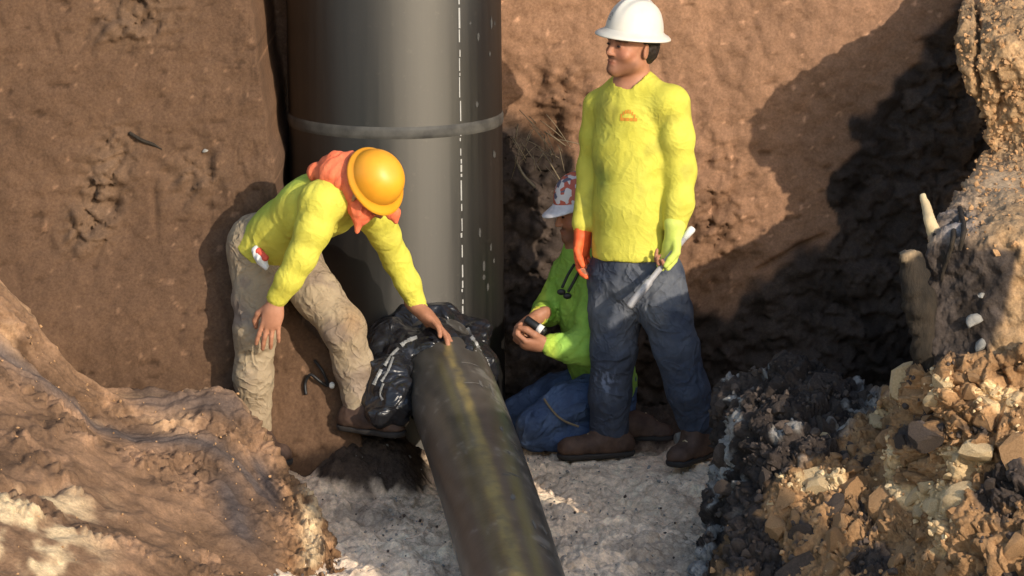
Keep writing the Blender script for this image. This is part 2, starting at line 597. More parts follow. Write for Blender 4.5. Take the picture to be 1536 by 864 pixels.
# ------------------------------------------------------------------ the pit: wall, floor, banks
def build_wall():
    xs = np.concatenate([np.linspace(-4.5, -2.2, 24), np.linspace(-2.18, -1.1, 100), np.linspace(-1.09, -0.4, 120),
                         np.linspace(-0.39, 2.0, 220), np.linspace(2.05, 4.5, 24)])
    zs = np.concatenate([np.linspace(-0.35, 1.95, 230), np.linspace(1.98, 2.7, 20)])
    X, Z = np.meshgrid(xs, zs)
    P0 = np.stack([X, np.zeros_like(X), Z], -1)
    left = -0.215 - 0.125 * sstep(1.0, 0.5, Z) - 0.05 * sstep(0.45, -0.05, Z) + 0.10 * (Z - 0.9)
    left = left - 0.10 * sstep(-1.2, -2.6, X)
    right = 0.70 - 0.08 * sstep(1.1, 0.1, Z) + 0.05 * (Z - 0.9)
    edge = np.interp(Z[:, 0], [-0.35, 0.05, 0.16, 0.32, 0.48, 0.62, 0.80, 1.18, 1.5, 1.9, 2.7], [-0.40, -0.50, -0.575, -0.60, -0.66, -0.80, -0.90, -0.92, -0.965, -1.015, -1.10])[:, None]
    edge = edge + 0.012 * fbm(P0 * 5, 3)
    w = sstep(edge - 0.008, edge + 0.026, X)
    Y = left * (1 - w) + right * w
    px, py = pix(np.stack([X, Y, Z], -1))
    # hollow beside the pipe where roots hang, and the rough broken face by the standing man
    wob = 22 * fbm(P0 * 4 + 3, 3)
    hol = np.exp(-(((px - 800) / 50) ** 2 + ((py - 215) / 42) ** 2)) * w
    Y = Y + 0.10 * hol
    # dark subsoil below an uneven line, plus painted shade beside the pipe
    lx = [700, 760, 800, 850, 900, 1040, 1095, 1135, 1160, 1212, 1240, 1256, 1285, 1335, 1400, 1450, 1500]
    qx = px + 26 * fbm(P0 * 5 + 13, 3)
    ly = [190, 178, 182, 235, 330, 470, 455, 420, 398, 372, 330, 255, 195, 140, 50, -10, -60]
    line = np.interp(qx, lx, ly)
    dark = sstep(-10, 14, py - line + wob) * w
    rough_patch = np.clip(np.exp(-(((px - 1072) / 55) ** 2 + ((py - 330) / 120) ** 2) * 1.3) + 0.8 * np.exp(-(((px - 845) / 45) ** 2 + ((py - 150) / 65) ** 2)), 0, 1) * w
    streak = np.exp(-(((px - 118 - 0.30 * (400 - py)) / 36) ** 2)) * sstep(400, 350, py) * sstep(160, 250, py) * (1 - w)
    streak = np.maximum(streak, 0.8 * np.exp(-(((px - 190 - 0.4 * (60 - py)) / 60) ** 2)) * sstep(95, 40, py) * (1 - w))
    streak = np.maximum(streak, 0.6 * np.exp(-(((px - 290) / 45) ** 2 + ((py - 265) / 40) ** 2)) * (1 - w))
    f1, f2, rid = worley(np.stack([X, Y, Z], -1) * 13 + 0.4 * fbm(P0 * 9, 2)[..., None])
    g1, g2_, grid_ = worley(np.stack([X, Y, Z], -1) * 6 + 0.9 * fbm(P0 * 6 + 31, 3)[..., None])
    chunk = 0.5 * (rid - 0.5) + 0.7 * (grid_ - 0.5) - 0.35 * sstep(0.12, 0, f2 - f1) + 0.5 * fbm(P0 * 9 + 3, 4)
    amp = 0.006 + 0.050 * rough_patch + 0.050 * dark * sstep(0, 60, py - line) + 0.075 * streak
    Y = Y - amp * chunk
    Y = Y + (0.030 * (0.3 + w)) * fbm(P0 * 1.7, 4) + (0.008 + 0.014 * dark + 0.02 * rough_patch + 0.006 * streak) * fbm(P0 * 14, 4)
    # scraped bucket marks
    Y = Y + 0.006 * perlin(np.stack([X * 9 + Z * 2, X * 0, Z * 0.8], -1)) * (1 - dark)
    groove = np.exp(-(((np.mod(X * 1.0 + 0.22 * Z + 0.05 * fbm(P0 * 2, 2), 0.21) - 0.1) / 0.012) ** 2)) * sstep(0.05, 0.45, fbm(np.stack([X * 1.4, 0 * X, Z * 1.1], -1) + 70, 2))
    Y = Y + 0.010 * groove * (1 - dark)
    pits = sstep(0.55, 0.8, fbm(np.stack([X * 9, 0 * X, Z * 22], -1) + 55, 3))
    Y = Y + 0.010 * pits * (1 - dark)
    # crack under the smooth slab on the right
    crack = np.exp(-((py - np.interp(px, [1130, 1180, 1240], [408, 382, 352]) + wob * 0.15) / 4.0) ** 2) * sstep(1120, 1140, px) * sstep(1245, 1225, px)
    Y = Y + 0.04 * crack * w
    big = fbm(P0 * 2.3 + 9, 4)[..., None]
    cl = np.array([0.108, 0.062, 0.037]) * (1 + 0.16 * big) + 0.03 * streak[..., None] * np.array([1.2, 0.9, 0.6])
    ct = np.array([0.265, 0.147, 0.086]) * (1 + 0.15 * big)
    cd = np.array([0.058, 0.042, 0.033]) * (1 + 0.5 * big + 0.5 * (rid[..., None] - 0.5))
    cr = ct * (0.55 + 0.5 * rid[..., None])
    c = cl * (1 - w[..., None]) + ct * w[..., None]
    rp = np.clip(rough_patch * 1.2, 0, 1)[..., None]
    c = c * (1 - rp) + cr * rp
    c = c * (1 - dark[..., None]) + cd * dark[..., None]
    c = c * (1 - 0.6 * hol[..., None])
    # small pale flecks
    fl = sstep(0.62, 0.85, fbm(P0 * 24 + 40, 2))[..., None]
    c = c * (1 - 0.35 * pits[..., None] * (1 - dark[..., None]))
    c = c * (1 + 0.9 * fl * (1 - dark[..., None]))
    G = np.stack([X, Y, Z], -1)
    global WALL_G
    WALL_G = G
    # lip of the pit and the ground beyond
    lip = G[-1].copy(); lip[:, 1] += 0.35; lip[:, 2] += 0.06
    G = np.concatenate([G, lip[None]], 0)
    c = np.concatenate([c, c[-1:]], 0)
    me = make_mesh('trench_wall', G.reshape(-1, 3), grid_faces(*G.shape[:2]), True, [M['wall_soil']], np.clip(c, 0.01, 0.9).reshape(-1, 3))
    return tag(link('trench_wall', me), kind='structure')


def on_wall(px, py, off=0.012):
    """point on the cut wall seen at a photograph pixel, a little proud of it"""
    gx, gy = pix(WALL_G)
    k = np.unravel_index(np.argmin((gx - px) ** 2 + (gy - py) ** 2), gx.shape)
    return at(px, py, WALL_G[k][1] - off)


def floor_height(X, Y):
    P = np.stack([X, Y, 0 * X], -1)
    z = 0.05 * fbm(P * 1.6 + 5, 3) + 0.030 * fbm(P * 8, 4, 0.6)
    z = z + 0.19 * np.exp(-(((X + 0.56) / 0.20) ** 4 + ((Y + 0.32) / 0.26) ** 4))
    z = z + 0.12 * np.exp(-(((X + 0.98) / 0.16) ** 2 + ((Y + 0.52) / 0.14) ** 2))
    z = z + 0.10 * sstep(0.15, 0.7, Y)
    flat = np.exp(-(((X - 0.42) / 0.35) ** 2 + ((Y + 0.1) / 0.22) ** 2))
    return z * (1 - 0.85 * flat) + 0.012 * flat


def build_floor():
    xs = np.concatenate([np.linspace(-4.5, -1.25, 20), np.linspace(-1.2, 1.2, 330), np.linspace(1.25, 4.5, 20)])
    ys = np.concatenate([np.linspace(-9, -2.5, 25), np.linspace(-2.45, 1.0, 330)])
    X, Y = np.meshgrid(xs, ys)
    P = np.stack([X, Y, 0 * X], -1)
    f1, f2, rid = worley(P * 16 + 0.5 * fbm(P * 7, 2)[..., None])
    Z = floor_height(X, Y) + 0.016 * (rid - 0.5) * sstep(0.0, 0.25, f2 - f1) - 0.012 * sstep(0.10, 0, f2 - f1)
    g = fbm(P * 3.0 + 2, 4)
    grain = fbm(P * 12 + 8, 3)
    px, py = pix(np.stack([X, Y, Z], -1))
    dark_patch = 0.6 * sstep(0.45, 1.0, 0.8 * g + 0.5 * grain + 0.9 * np.exp(-(((px - 540) / 90) ** 2 + ((py - 772) / 22) ** 2))
                + 1.5 * np.exp(-(((px - 1010) / 90) ** 2 + ((py - 850) / 55) ** 2)))
    soil = sstep(-0.30, -0.40, X + 0.05 * grain) * sstep(-0.46, -0.36, Y + 0.05 * grain)
    soil = np.maximum(soil, sstep(0.12, 0.28, Y + 0.06 * grain))
    soil = np.maximum(soil, sstep(0.12, 0.35, np.exp(-(((X + 0.55) / 0.20) ** 4 + ((Y + 0.34) / 0.25) ** 4)) + 0.15 * grain))
    c = np.array([0.88, 0.665, 0.47]) * (1 + 0.13 * g + 0.13 * grain)[..., None]
    cw = np.array([0.16, 0.135, 0.112]) * (1 + 0.4 * grain)[..., None]
    cs = np.array([0.066, 0.046, 0.034]) * (1 + 0.3 * grain)[..., None]
    c = c * (1 - dark_patch[..., None]) + cw * dark_patch[..., None]  # darker patches, scattered at random and at two set spots
    c = c * (1 - soil[..., None]) + cs * soil[..., None]
    G = np.stack([X, Y, Z], -1)
    me = make_mesh('trench_floor', G.reshape(-1, 3), grid_faces(*G.shape[:2]), True, [M['soil']], np.clip(c, 0.01, 0.9).reshape(-1, 3))
    return tag(link('trench_floor', me), kind='structure')


def sheet(rows, nu, nv):
    C = np.array([[at(*p) for p in r] for r in rows])
    G = spline(C, nv)
    return np.transpose(spline(np.transpose(G, (1, 0, 2)), nu), (1, 0, 2))


def to_cam(G, N):
    f = np.sum(N * (CAM - G), -1, keepdims=True)
    return N * np.where(np.median(f) < 0, -1, 1)


def build_left_bank():
    top = [(-260, 330, -.9), (-120, 370, -.9), (0, 425, -.88), (60, 490, -.85), (150, 578, -.8), (240, 588, -.75), (335, 592, -.72), (372, 622, -.8), (402, 668, -.85), (440, 710, -.95), (470, 760, -1.2), (500, 820, -1.5), (530, 880, -1.8)]
    hid1 = [(x - 20, y + 60, Y + .35) for x, y, Y in top]
    hid0 = [(x - 30, y + 330, Y + .45) for x, y, Y in top]
    r2 = [(-260, 400, -1.05), (-120, 440, -1.05), (-10, 505, -1.05), (60, 565, -1.02), (140, 628, -1.0), (225, 650, -1.0), (300, 655, -1.0), (345, 680, -1.03), (385, 720, -1.1), (425, 760, -1.32), (455, 800, -1.52), (485, 850, -1.72), (515, 905, -1.92)]
    r3 = [(-260, 470, -1.35), (-120, 520, -1.35), (-10, 590, -1.38), (60, 622, -1.38), (140, 660, -1.36), (215, 700, -1.33), (280, 715, -1.28), (325, 740, -1.42), (365, 775, -1.58), (400, 815, -1.72), (430, 850, -1.80), (460, 900, -1.95), (495, 950, -2.1)]
    r4 = [(-260, 640, -1.75), (-120, 670, -1.75), (-10, 720, -1.75), (60, 745, -1.75), (135, 770, -1.7), (205, 790, -1.65), (260, 810, -1.6), (300, 835, -1.6), (340, 870, -1.65), (380, 905, -1.75), (410, 940, -1.85), (440, 985, -2.0), (475, 1030, -2.2)]
    r5 = [(-260, 820, -2.1), (-120, 850, -2.1), (-10, 880, -2.1), (60, 900, -2.1), (135, 920, -2.05), (205, 935, -2.0), (260, 950, -1.95), (300, 965, -1.95), (340, 985, -2.0), (380, 1010, -2.05), (410, 1040, -2.1), (440, 1080, -2.25), (475, 1120, -2.4)]
    r4 = [(x, y, Y - .50) for k, (x, y, Y) in enumerate(r4)]
    r5 = [(x, y, Y - 1.05) for k, (x, y, Y) in enumerate(r5)]
    r6 = [(x, y + 420, Y - .9) for x, y, Y in r5]
    more = lambda r: [(r[0][0] - 900, r[0][1] - 10, r[0][2])] + r          # the bank runs on to the left
    G = sheet([more(r) for r in (hid0, hid1, top, r2, r3, r4, r5, r6)], 360, 380)
    N = to_cam(G, grid_normals(G))
    px, py = pix(G)
    n1 = fbm(G * 2.2, 4)
    # long flowing ridges that run down and to the right as the bucket smeared them
    flow = G[..., 0] * 1.0 + G[..., 1] * 0.45
    across = np.interp(np.linspace(0, 1, G.shape[0]), [0, 1], [0, 1])[:, None] + 0 * flow
    strat = np.stack([flow * 1.2, across * 26 + 0.5 * n1, 0 * flow + 3], -1)
    ridges = fbm(strat, 3)
    smooth_band = np.exp(-(((across - 0.455 - 0.02 * n1) / 0.035) ** 2)) * sstep(480, 380, px)
    smooth_band = np.maximum(smooth_band, np.exp(-(((px - 345 - 0.35 * (py - 740)) / 24) ** 2)) * sstep(690, 740, py) * sstep(850, 790, py))
    smooth_band = np.maximum(smooth_band, np.exp(-(((px - 395 - 0.5 * (py - 720)) / 17) ** 2)) * sstep(670, 705, py) * sstep(800, 760, py))
    smooth_band = np.maximum(smooth_band, 0.8 * np.exp(-(((py - 610 - 0.12 * (px - 300)) / 22) ** 2)) * sstep(170, 230, px) * sstep(400, 340, px))
    f1, f2, rid = worley(G * 15 + 0.4 * fbm(G * 8, 2)[..., None])
    rough = np.clip(sstep(-0.1, 0.5, n1 + 0.9 * np.exp(-(((px - 200) / 110) ** 2 + ((py - 620) / 22) ** 2)) + 0.35 * sstep(400, 460, px)), 0, 1) * (1 - smooth_band)
    ends = np.minimum(f2 - f1, 0.3) / 0.3 - 0.5
    d = 0.045 * n1 + 0.024 * ridges + 0.022 * rough * ends + 0.018 * rough * fbm(G * 18, 5, 0.62) + 0.005 * fbm(G * 14, 3)
    # a broken ledge across the lower left
    ledge = sstep(0, 7, py - (735 - 0.12 * px) - 10 * fbm(G * 6, 2)) * sstep(130, 90, px)
    d = d - 0.05 * np.exp(-((py - (742 - 0.12 * px)) / 7) ** 2) * sstep(125, 95, px)
    G2 = G + N * d[..., None]
    g2 = fbm(G * 5 + 12, 4)[..., None]
    c = np.array([0.205, 0.120, 0.070]) * (1 + 0.45 * g2 + 0.35 * ridges[..., None])
    c = c * (1 + 0.5 * (rough * sstep(-0.2, 0.5, g2[..., 0]))[..., None])
    c = c * (1 - 0.62 * (rough * 0)[..., None])
    grey = np.array([0.095, 0.074, 0.066]) * (1 + 0.2 * g2)
    c = c * (1 - 0.95 * smooth_band[..., None]) + grey * 0.95 * smooth_band[..., None]
    rust = (sstep(405, 450, px + 20 * n1) * 0.8)[..., None]
    c = c * (1 - rust) + np.array([0.27, 0.145, 0.068]) * (1 + 0.4 * g2) * rust
    cream = (sstep(-0.1, 0.35, g2[..., 0] + 0.5 * ridges) * sstep(200, 60, px) * sstep(720, 760, py))[..., None]
    cream = np.maximum(cream, (np.exp(-(((px - 465) / 16) ** 2)) * sstep(690, 720, py) * sstep(0.0, 0.3, n1 + g2[..., 0]) * 0.8)[..., None])
    crest = (np.exp(-((across - 0.295) / 0.014) ** 2) * 0.4 + 0.55 * np.exp(-((across - 0.40) / 0.03) ** 2) * sstep(-0.2, 0.4, g2[..., 0]) * sstep(330, 280, px))[..., None]
    c = c * (1 - cream) + np.array([0.62, 0.46, 0.27]) * (1 + 0.3 * g2) * cream
    c = c * (1 - crest) + np.array([0.50, 0.32, 0.18]) * crest
    me = make_mesh('clay_bank', G2.reshape(-1, 3), grid_faces(*G.shape[:2]), True, [M['soil_fine']], np.clip(c, 0.01, 0.9).reshape(-1, 3))
    return tag(link('clay_bank', me), kind='structure'), G2


def build_right_bank():
    """upper right: the cut end of the bank, bulging over the pit"""
    ol = [(1500, -330, .76), (1472, -120, .66), (1454, -20, .34), (1444, 25, -.06), (1441, 62, -.28), (1447, 105, -.33), (1464, 155, -.31), (1483, 205, -.24), (1475, 242, -.30), (1456, 275, -.64), (1424, 310, -1.35), (1400, 352, -1.80), (1388, 420, -1.84), (1380, 500, -1.86), (1374, 600, -1.88), (1368, 700, -1.9)]
    hid1 = [(x + 35, y, Y + .25) for x, y, Y in ol]
    hid0 = [(x + 50, y, max(Y, -.2) + .75) for x, y, Y in ol]
    c1 = [(1530, -330, .74), (1508, -120, .60), (1490, -20, .26), (1480, 25, -.14), (1474, 62, -.36), (1478, 105, -.40), (1492, 155, -.38), (1508, 205, -.32), (1502, 242, -.38), (1490, 275, -.82), (1465, 310, -1.45), (1442, 352, -1.90), (1432, 420, -1.94), (1425, 500, -1.96), (1420, 600, -2.0), (1415, 700, -2.05)]
    c2 = [(1590, -330, .70), (1565, -120, .54), (1542, -20, .20), (1534, 25, -.20), (1530, 62, -.42), (1532, 105, -.46), (1545, 155, -.44), (1552, 205, -.40), (1547, 242, -.48), (1538, 275, -.92), (1520, 310, -1.50), (1508, 352, -1.96), (1498, 420, -2.0), (1492, 500, -2.02), (1487, 600, -2.08), (1482, 700, -2.15)]
    c3 = [(1680, y, Y - .10) for (x, y, Y) in c2]
    c4 = [(2000, y, Y - .3) for (x, y, Y) in c2]
    G = sheet([hid0, hid1, ol, c1, c2, c3, c4], 340, 260)
    N = to_cam(G, grid_normals(G))
    px, py = pix(G)
    n1 = fbm(G * 3, 4)
    f1, f2, rid = worley(G * 14 + 0.5 * fbm(G * 7, 2)[..., None])
    smoothp = np.exp(-(((px - 1500) / 45) ** 2 + ((py - 275) / 28) ** 2))
    rg = 0.5 - np.abs(fbm(G * 6 + 0.35 * fbm(G * 9, 2)[..., None], 3))
    d = 0.022 * n1 + (1 - smoothp) * (0.026 * rg + 0.008 * (rid - 0.5) + 0.012 * fbm(G * 20, 4))
    crack = np.exp(-((px - np.interp(py, [0, 40, 100, 150, 200, 240], [1462, 1468, 1462, 1468, 1478, 1486]) - 6 * fbm(G * 9, 2)) / 3.5) ** 2) * sstep(245, 210, py)
    crack2 = np.exp(-((px - np.interp(py, [110, 140, 180], [1492, 1498, 1494]) - 5 * fbm(G * 9 + 4, 2)) / 4) ** 2) * sstep(100, 115, py) * sstep(185, 165, py)
    d = d - 0.06 * crack - 0.05 * crack2
    G2 = G + N * d[..., None]
    g2 = fbm(G * 6 + 3, 4)[..., None]
    c = np.array([0.40, 0.255, 0.135]) * (1 + 0.35 * g2 + 0.3 * (rid[..., None] - 0.5))
    pale = (smoothp * 0.8)[..., None]
    c = c * (1 - pale) + np.array([0.60, 0.43, 0.27]) * pale
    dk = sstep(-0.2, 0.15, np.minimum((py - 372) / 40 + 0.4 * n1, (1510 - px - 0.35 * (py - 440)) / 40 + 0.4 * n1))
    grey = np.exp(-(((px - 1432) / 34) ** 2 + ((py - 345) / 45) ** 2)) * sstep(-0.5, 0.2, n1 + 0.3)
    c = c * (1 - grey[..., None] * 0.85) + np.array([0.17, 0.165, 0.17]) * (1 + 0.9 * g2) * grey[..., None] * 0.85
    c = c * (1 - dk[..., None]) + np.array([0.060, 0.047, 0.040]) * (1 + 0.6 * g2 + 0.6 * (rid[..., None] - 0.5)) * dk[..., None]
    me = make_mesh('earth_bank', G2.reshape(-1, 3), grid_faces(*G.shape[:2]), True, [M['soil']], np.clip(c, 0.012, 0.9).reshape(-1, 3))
    return tag(link('earth_bank', me), kind='structure'), G2


def heap_zone(G):
    """which soil lies where on the heap: below -0.4 dark, above 0.4 cream, else tan"""
    px, py = pix(G)
    z = 0.75 * fbm(G * 3.6 + 41, 4)
    for x, y, rx, ry, a in ((1385, 652, 55, 20, -.9), (1510, 745, 48, 60, -.9), (1215, 790, 48, 46, -.8), (1300, 842, 50, 20, -.6), (1120, 850, 30, 40, -.5), (1480, 640, 30, 14, -.5),
                            (1412, 572, 30, 24, 1.1), (1490, 590, 40, 14, .9), (1235, 722, 46, 18, 1.0), (1445, 692, 46, 20, 1.0), (1385, 750, 50, 24, .9), (1180, 800, 18, 30, .6), (1300, 660, 24, 14, .5),
                            (1352, 598, 26, 22, -.1), (1345, 800, 50, 26, -.1)):
        z = z + a * np.exp(-(((px - x) / rx) ** 2 + ((py - y) / ry) ** 2))
    return z


def build_heap():
    """lower right: loose blocky spoil, with shade painted dark on the side that falls into the pit"""
    top = [(1046, 900, -1.95), (1058, 790, -1.55), (1070, 700, -1.2), (1080, 630, -1.05), (1086, 580, -1.0), (1130, 566, -1.02), (1182, 547, -1.05), (1235, 560, -1.1), (1292, 592, -1.15), (1335, 588, -1.35), (1352, 566, -1.75), (1400, 545, -2.06), (1455, 540, -2.12), (1520, 530, -2.16), (1620, 500, -2.2), (1800, 470, -2.3)]
    hid1 = [(x + (8 if i < 5 else 4), y + (20 if i < 5 else 40), Y + .3) for i, (x, y, Y) in enumerate(top)]
    hid0 = [(x + (15 if i < 5 else 8), y + 260, Y + .5) for i, (x, y, Y) in enumerate(top)]
    r2 = [(1070, 930, -2.15), (1080, 830, -1.8), (1092, 745, -1.5), (1104, 675, -1.38), (1116, 625, -1.33), (1150, 608, -1.33), (1192, 592, -1.33), (1240, 600, -1.35), (1290, 622, -1.4), (1330, 622, -1.58), (1355, 600, -1.88), (1405, 585, -2.14), (1460, 580, -2.2), (1525, 570, -2.24), (1625, 545, -2.3), (1800, 520, -2.4)]
    r3 = [(1092, 960, -2.4), (1105, 870, -2.1), (1120, 800, -1.88), (1140, 735, -1.76), (1160, 690, -1.70), (1185, 672, -1.68), (1215, 655, -1.66), (1255, 655, -1.65), (1300, 660, -1.68), (1335, 655, -1.78), (1365, 642, -2.0), (1412, 632, -2.2), (1468, 628, -2.26), (1530, 620, -2.3), (1630, 600, -2.38), (1800, 580, -2.5)]
    r4 = [(1130, 1000, -2.55), (1150, 920, -2.3), (1170, 860, -2.1), (1195, 800, -1.98), (1220, 755, -1.93), (1245, 738, -1.9), (1270, 725, -1.9), (1300, 722, -1.9), (1335, 722, -1.92), (1365, 718, -2.04), (1395, 708, -2.16), (1435, 700, -2.28), (1485, 695, -2.34), (1540, 690, -2.4), (1640, 675, -2.48), (1800, 660, -2.6)]
    r5 = [(1180, 1100, -2.8), (1200, 1020, -2.6), (1220, 960, -2.45), (1245, 910, -2.35), (1265, 870, -2.3), (1290, 850, -2.28), (1315, 840, -2.28), (1345, 835, -2.28), (1375, 835, -2.33), (1405, 832, -2.4), (1435, 825, -2.46), (1470, 820, -2.52), (1510, 815, -2.56), (1560, 810, -2.62), (1655, 800, -2.7), (1810, 790, -2.8)]
    r6 = [(1230, 1300, -3.3), (1250, 1230, -3.1), (1270, 1180, -3.0), (1290, 1140, -2.9), (1310, 1110, -2.85), (1330, 1090, -2.8), (1355, 1080, -2.8), (1380, 1070, -2.8), (1410, 1070, -2.8), (1440, 1065, -2.85), (1470, 1060, -2.9), (1505, 1050, -2.95), (1540, 1045, -3), (1590, 1040, -3.05), (1680, 1030, -3.1), (1830, 1020, -3.2)]
    G = sheet([hid0, hid1, top, r2, r3, r4, r5, r6], 460, 380)
    N = to_cam(G, grid_normals(G))
    px, py = pix(G)
    n1 = fbm(G * 2.6 + 3, 4)
    wv = fbm(G * 6, 2)[..., None]
    a1, a2, arid = worley(G * 5.5 + 0.45 * wv + 0.12 * fbm(G * 25, 2)[..., None])
    b1, b2, brid = worley(G * 17 + 0.6 * wv + 0.2 * fbm(G * 50, 2)[..., None])
    # left of the crest: pit side's shade painted dark, pale streaks; right: tan and cream clods between dark soil
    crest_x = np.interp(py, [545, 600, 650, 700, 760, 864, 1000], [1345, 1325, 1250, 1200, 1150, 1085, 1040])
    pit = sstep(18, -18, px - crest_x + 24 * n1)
    blk = lambda e1, e2, ri, wd: np.minimum(e2 - e1, wd) / wd * (0.75 + 0.7 * (ri - 0.5)) - 0.5
    d = 0.05 * n1 + 0.072 * blk(a1, a2, arid, 0.26)
    d = d * (1 - 0.3 * pit) + 0.026 * blk(b1, b2, brid, 0.22) + 0.012 * fbm(G * 14, 4, 0.55)
    G2 = G + N * d[..., None]
    g2 = fbm(G * 7 + 5, 4)
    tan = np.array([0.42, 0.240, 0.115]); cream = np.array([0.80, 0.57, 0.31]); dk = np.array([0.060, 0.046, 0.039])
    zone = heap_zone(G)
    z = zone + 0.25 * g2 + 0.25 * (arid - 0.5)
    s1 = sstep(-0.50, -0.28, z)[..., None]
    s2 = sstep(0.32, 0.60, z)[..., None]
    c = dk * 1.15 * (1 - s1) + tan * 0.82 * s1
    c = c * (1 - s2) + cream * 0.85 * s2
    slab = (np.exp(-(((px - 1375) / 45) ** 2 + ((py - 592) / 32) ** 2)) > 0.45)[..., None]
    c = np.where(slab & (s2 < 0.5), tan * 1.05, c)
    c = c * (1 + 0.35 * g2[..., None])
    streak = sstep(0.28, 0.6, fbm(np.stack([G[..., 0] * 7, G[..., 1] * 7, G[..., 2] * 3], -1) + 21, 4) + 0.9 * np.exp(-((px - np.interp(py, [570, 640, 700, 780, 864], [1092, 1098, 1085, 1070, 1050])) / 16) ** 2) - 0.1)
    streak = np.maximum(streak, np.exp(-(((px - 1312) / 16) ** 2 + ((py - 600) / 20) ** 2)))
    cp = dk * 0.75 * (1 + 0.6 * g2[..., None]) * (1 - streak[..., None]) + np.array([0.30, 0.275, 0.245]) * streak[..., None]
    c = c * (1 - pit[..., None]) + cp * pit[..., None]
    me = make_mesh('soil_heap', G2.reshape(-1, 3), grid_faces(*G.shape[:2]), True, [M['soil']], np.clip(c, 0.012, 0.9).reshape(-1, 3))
    return tag(link('soil_heap', me), kind='structure'), G2, pit


def build_surroundings():
    # unseen ridge right of the view, added and shaped to shade the pit floor
    X, Y = np.meshgrid(np.linspace(1.0, 6.5, 110), np.linspace(-9, -2.9, 120))
    P = np.stack([X, Y, 0 * X], -1)
    xr = X + 0.70 * (Y + 6.2)
    n = fbm(P * 1.1, 3)
    h = np.interp(xr, [2.30, 2.65, 2.9, 3.6, 3.9, 4.3, 5.0], [0.0, 2.20, 2.50, 2.58, 2.45, 0.9, 0.4]) * sstep(-5.0, -5.9, Y + 0.15 * n) * sstep(-8.4, -7.0, Y)
    Z = h + 0.05 * fbm(P * 2.2, 4) - 0.05
    c = np.array([0.30, 0.19, 0.11]) * (1 + 0.3 * fbm(P * 3, 3))[..., None]
    me = make_mesh('shade_ridge', np.stack([X, Y, Z], -1).reshape(-1, 3), grid_faces(*X.shape), True, [M['soil']], np.clip(c, 0.02, 0.8).reshape(-1, 3))
    tag(link('shade_ridge', me), kind='structure')
    # ground around and beyond the pit
    V = [(-1500, 1.12, 2.70), (1500, 1.12, 2.70), (1500, 2500, 2.70), (-1500, 2500, 2.70),
         (-1500, -1500, -0.42), (1500, -1500, -0.42), (1500, 1.3, -0.42), (-1500, 1.3, -0.42)]
    c = np.tile(np.array([0.25, 0.16, 0.09]), (8, 1))
    me = make_mesh('ground', np.array(V, float), [(0, 1, 2, 3), (4, 5, 6, 7)], False, [M['soil']], c)
    tag(link('ground', me), kind='structure')


build_wall()
build_floor()
_, G_left = build_left_bank()
_, G_bank = build_right_bank()
_, G_heap, heap_shade = build_heap()
build_surroundings()


# ------------------------------------------------------------------ pipes
PC = np.array([-0.462, 0.35, 0.0])
PR = 0.427
def big_centre(z):
    return np.array([PC[0] + 0.010 * (0.95 - z), PC[1], z])


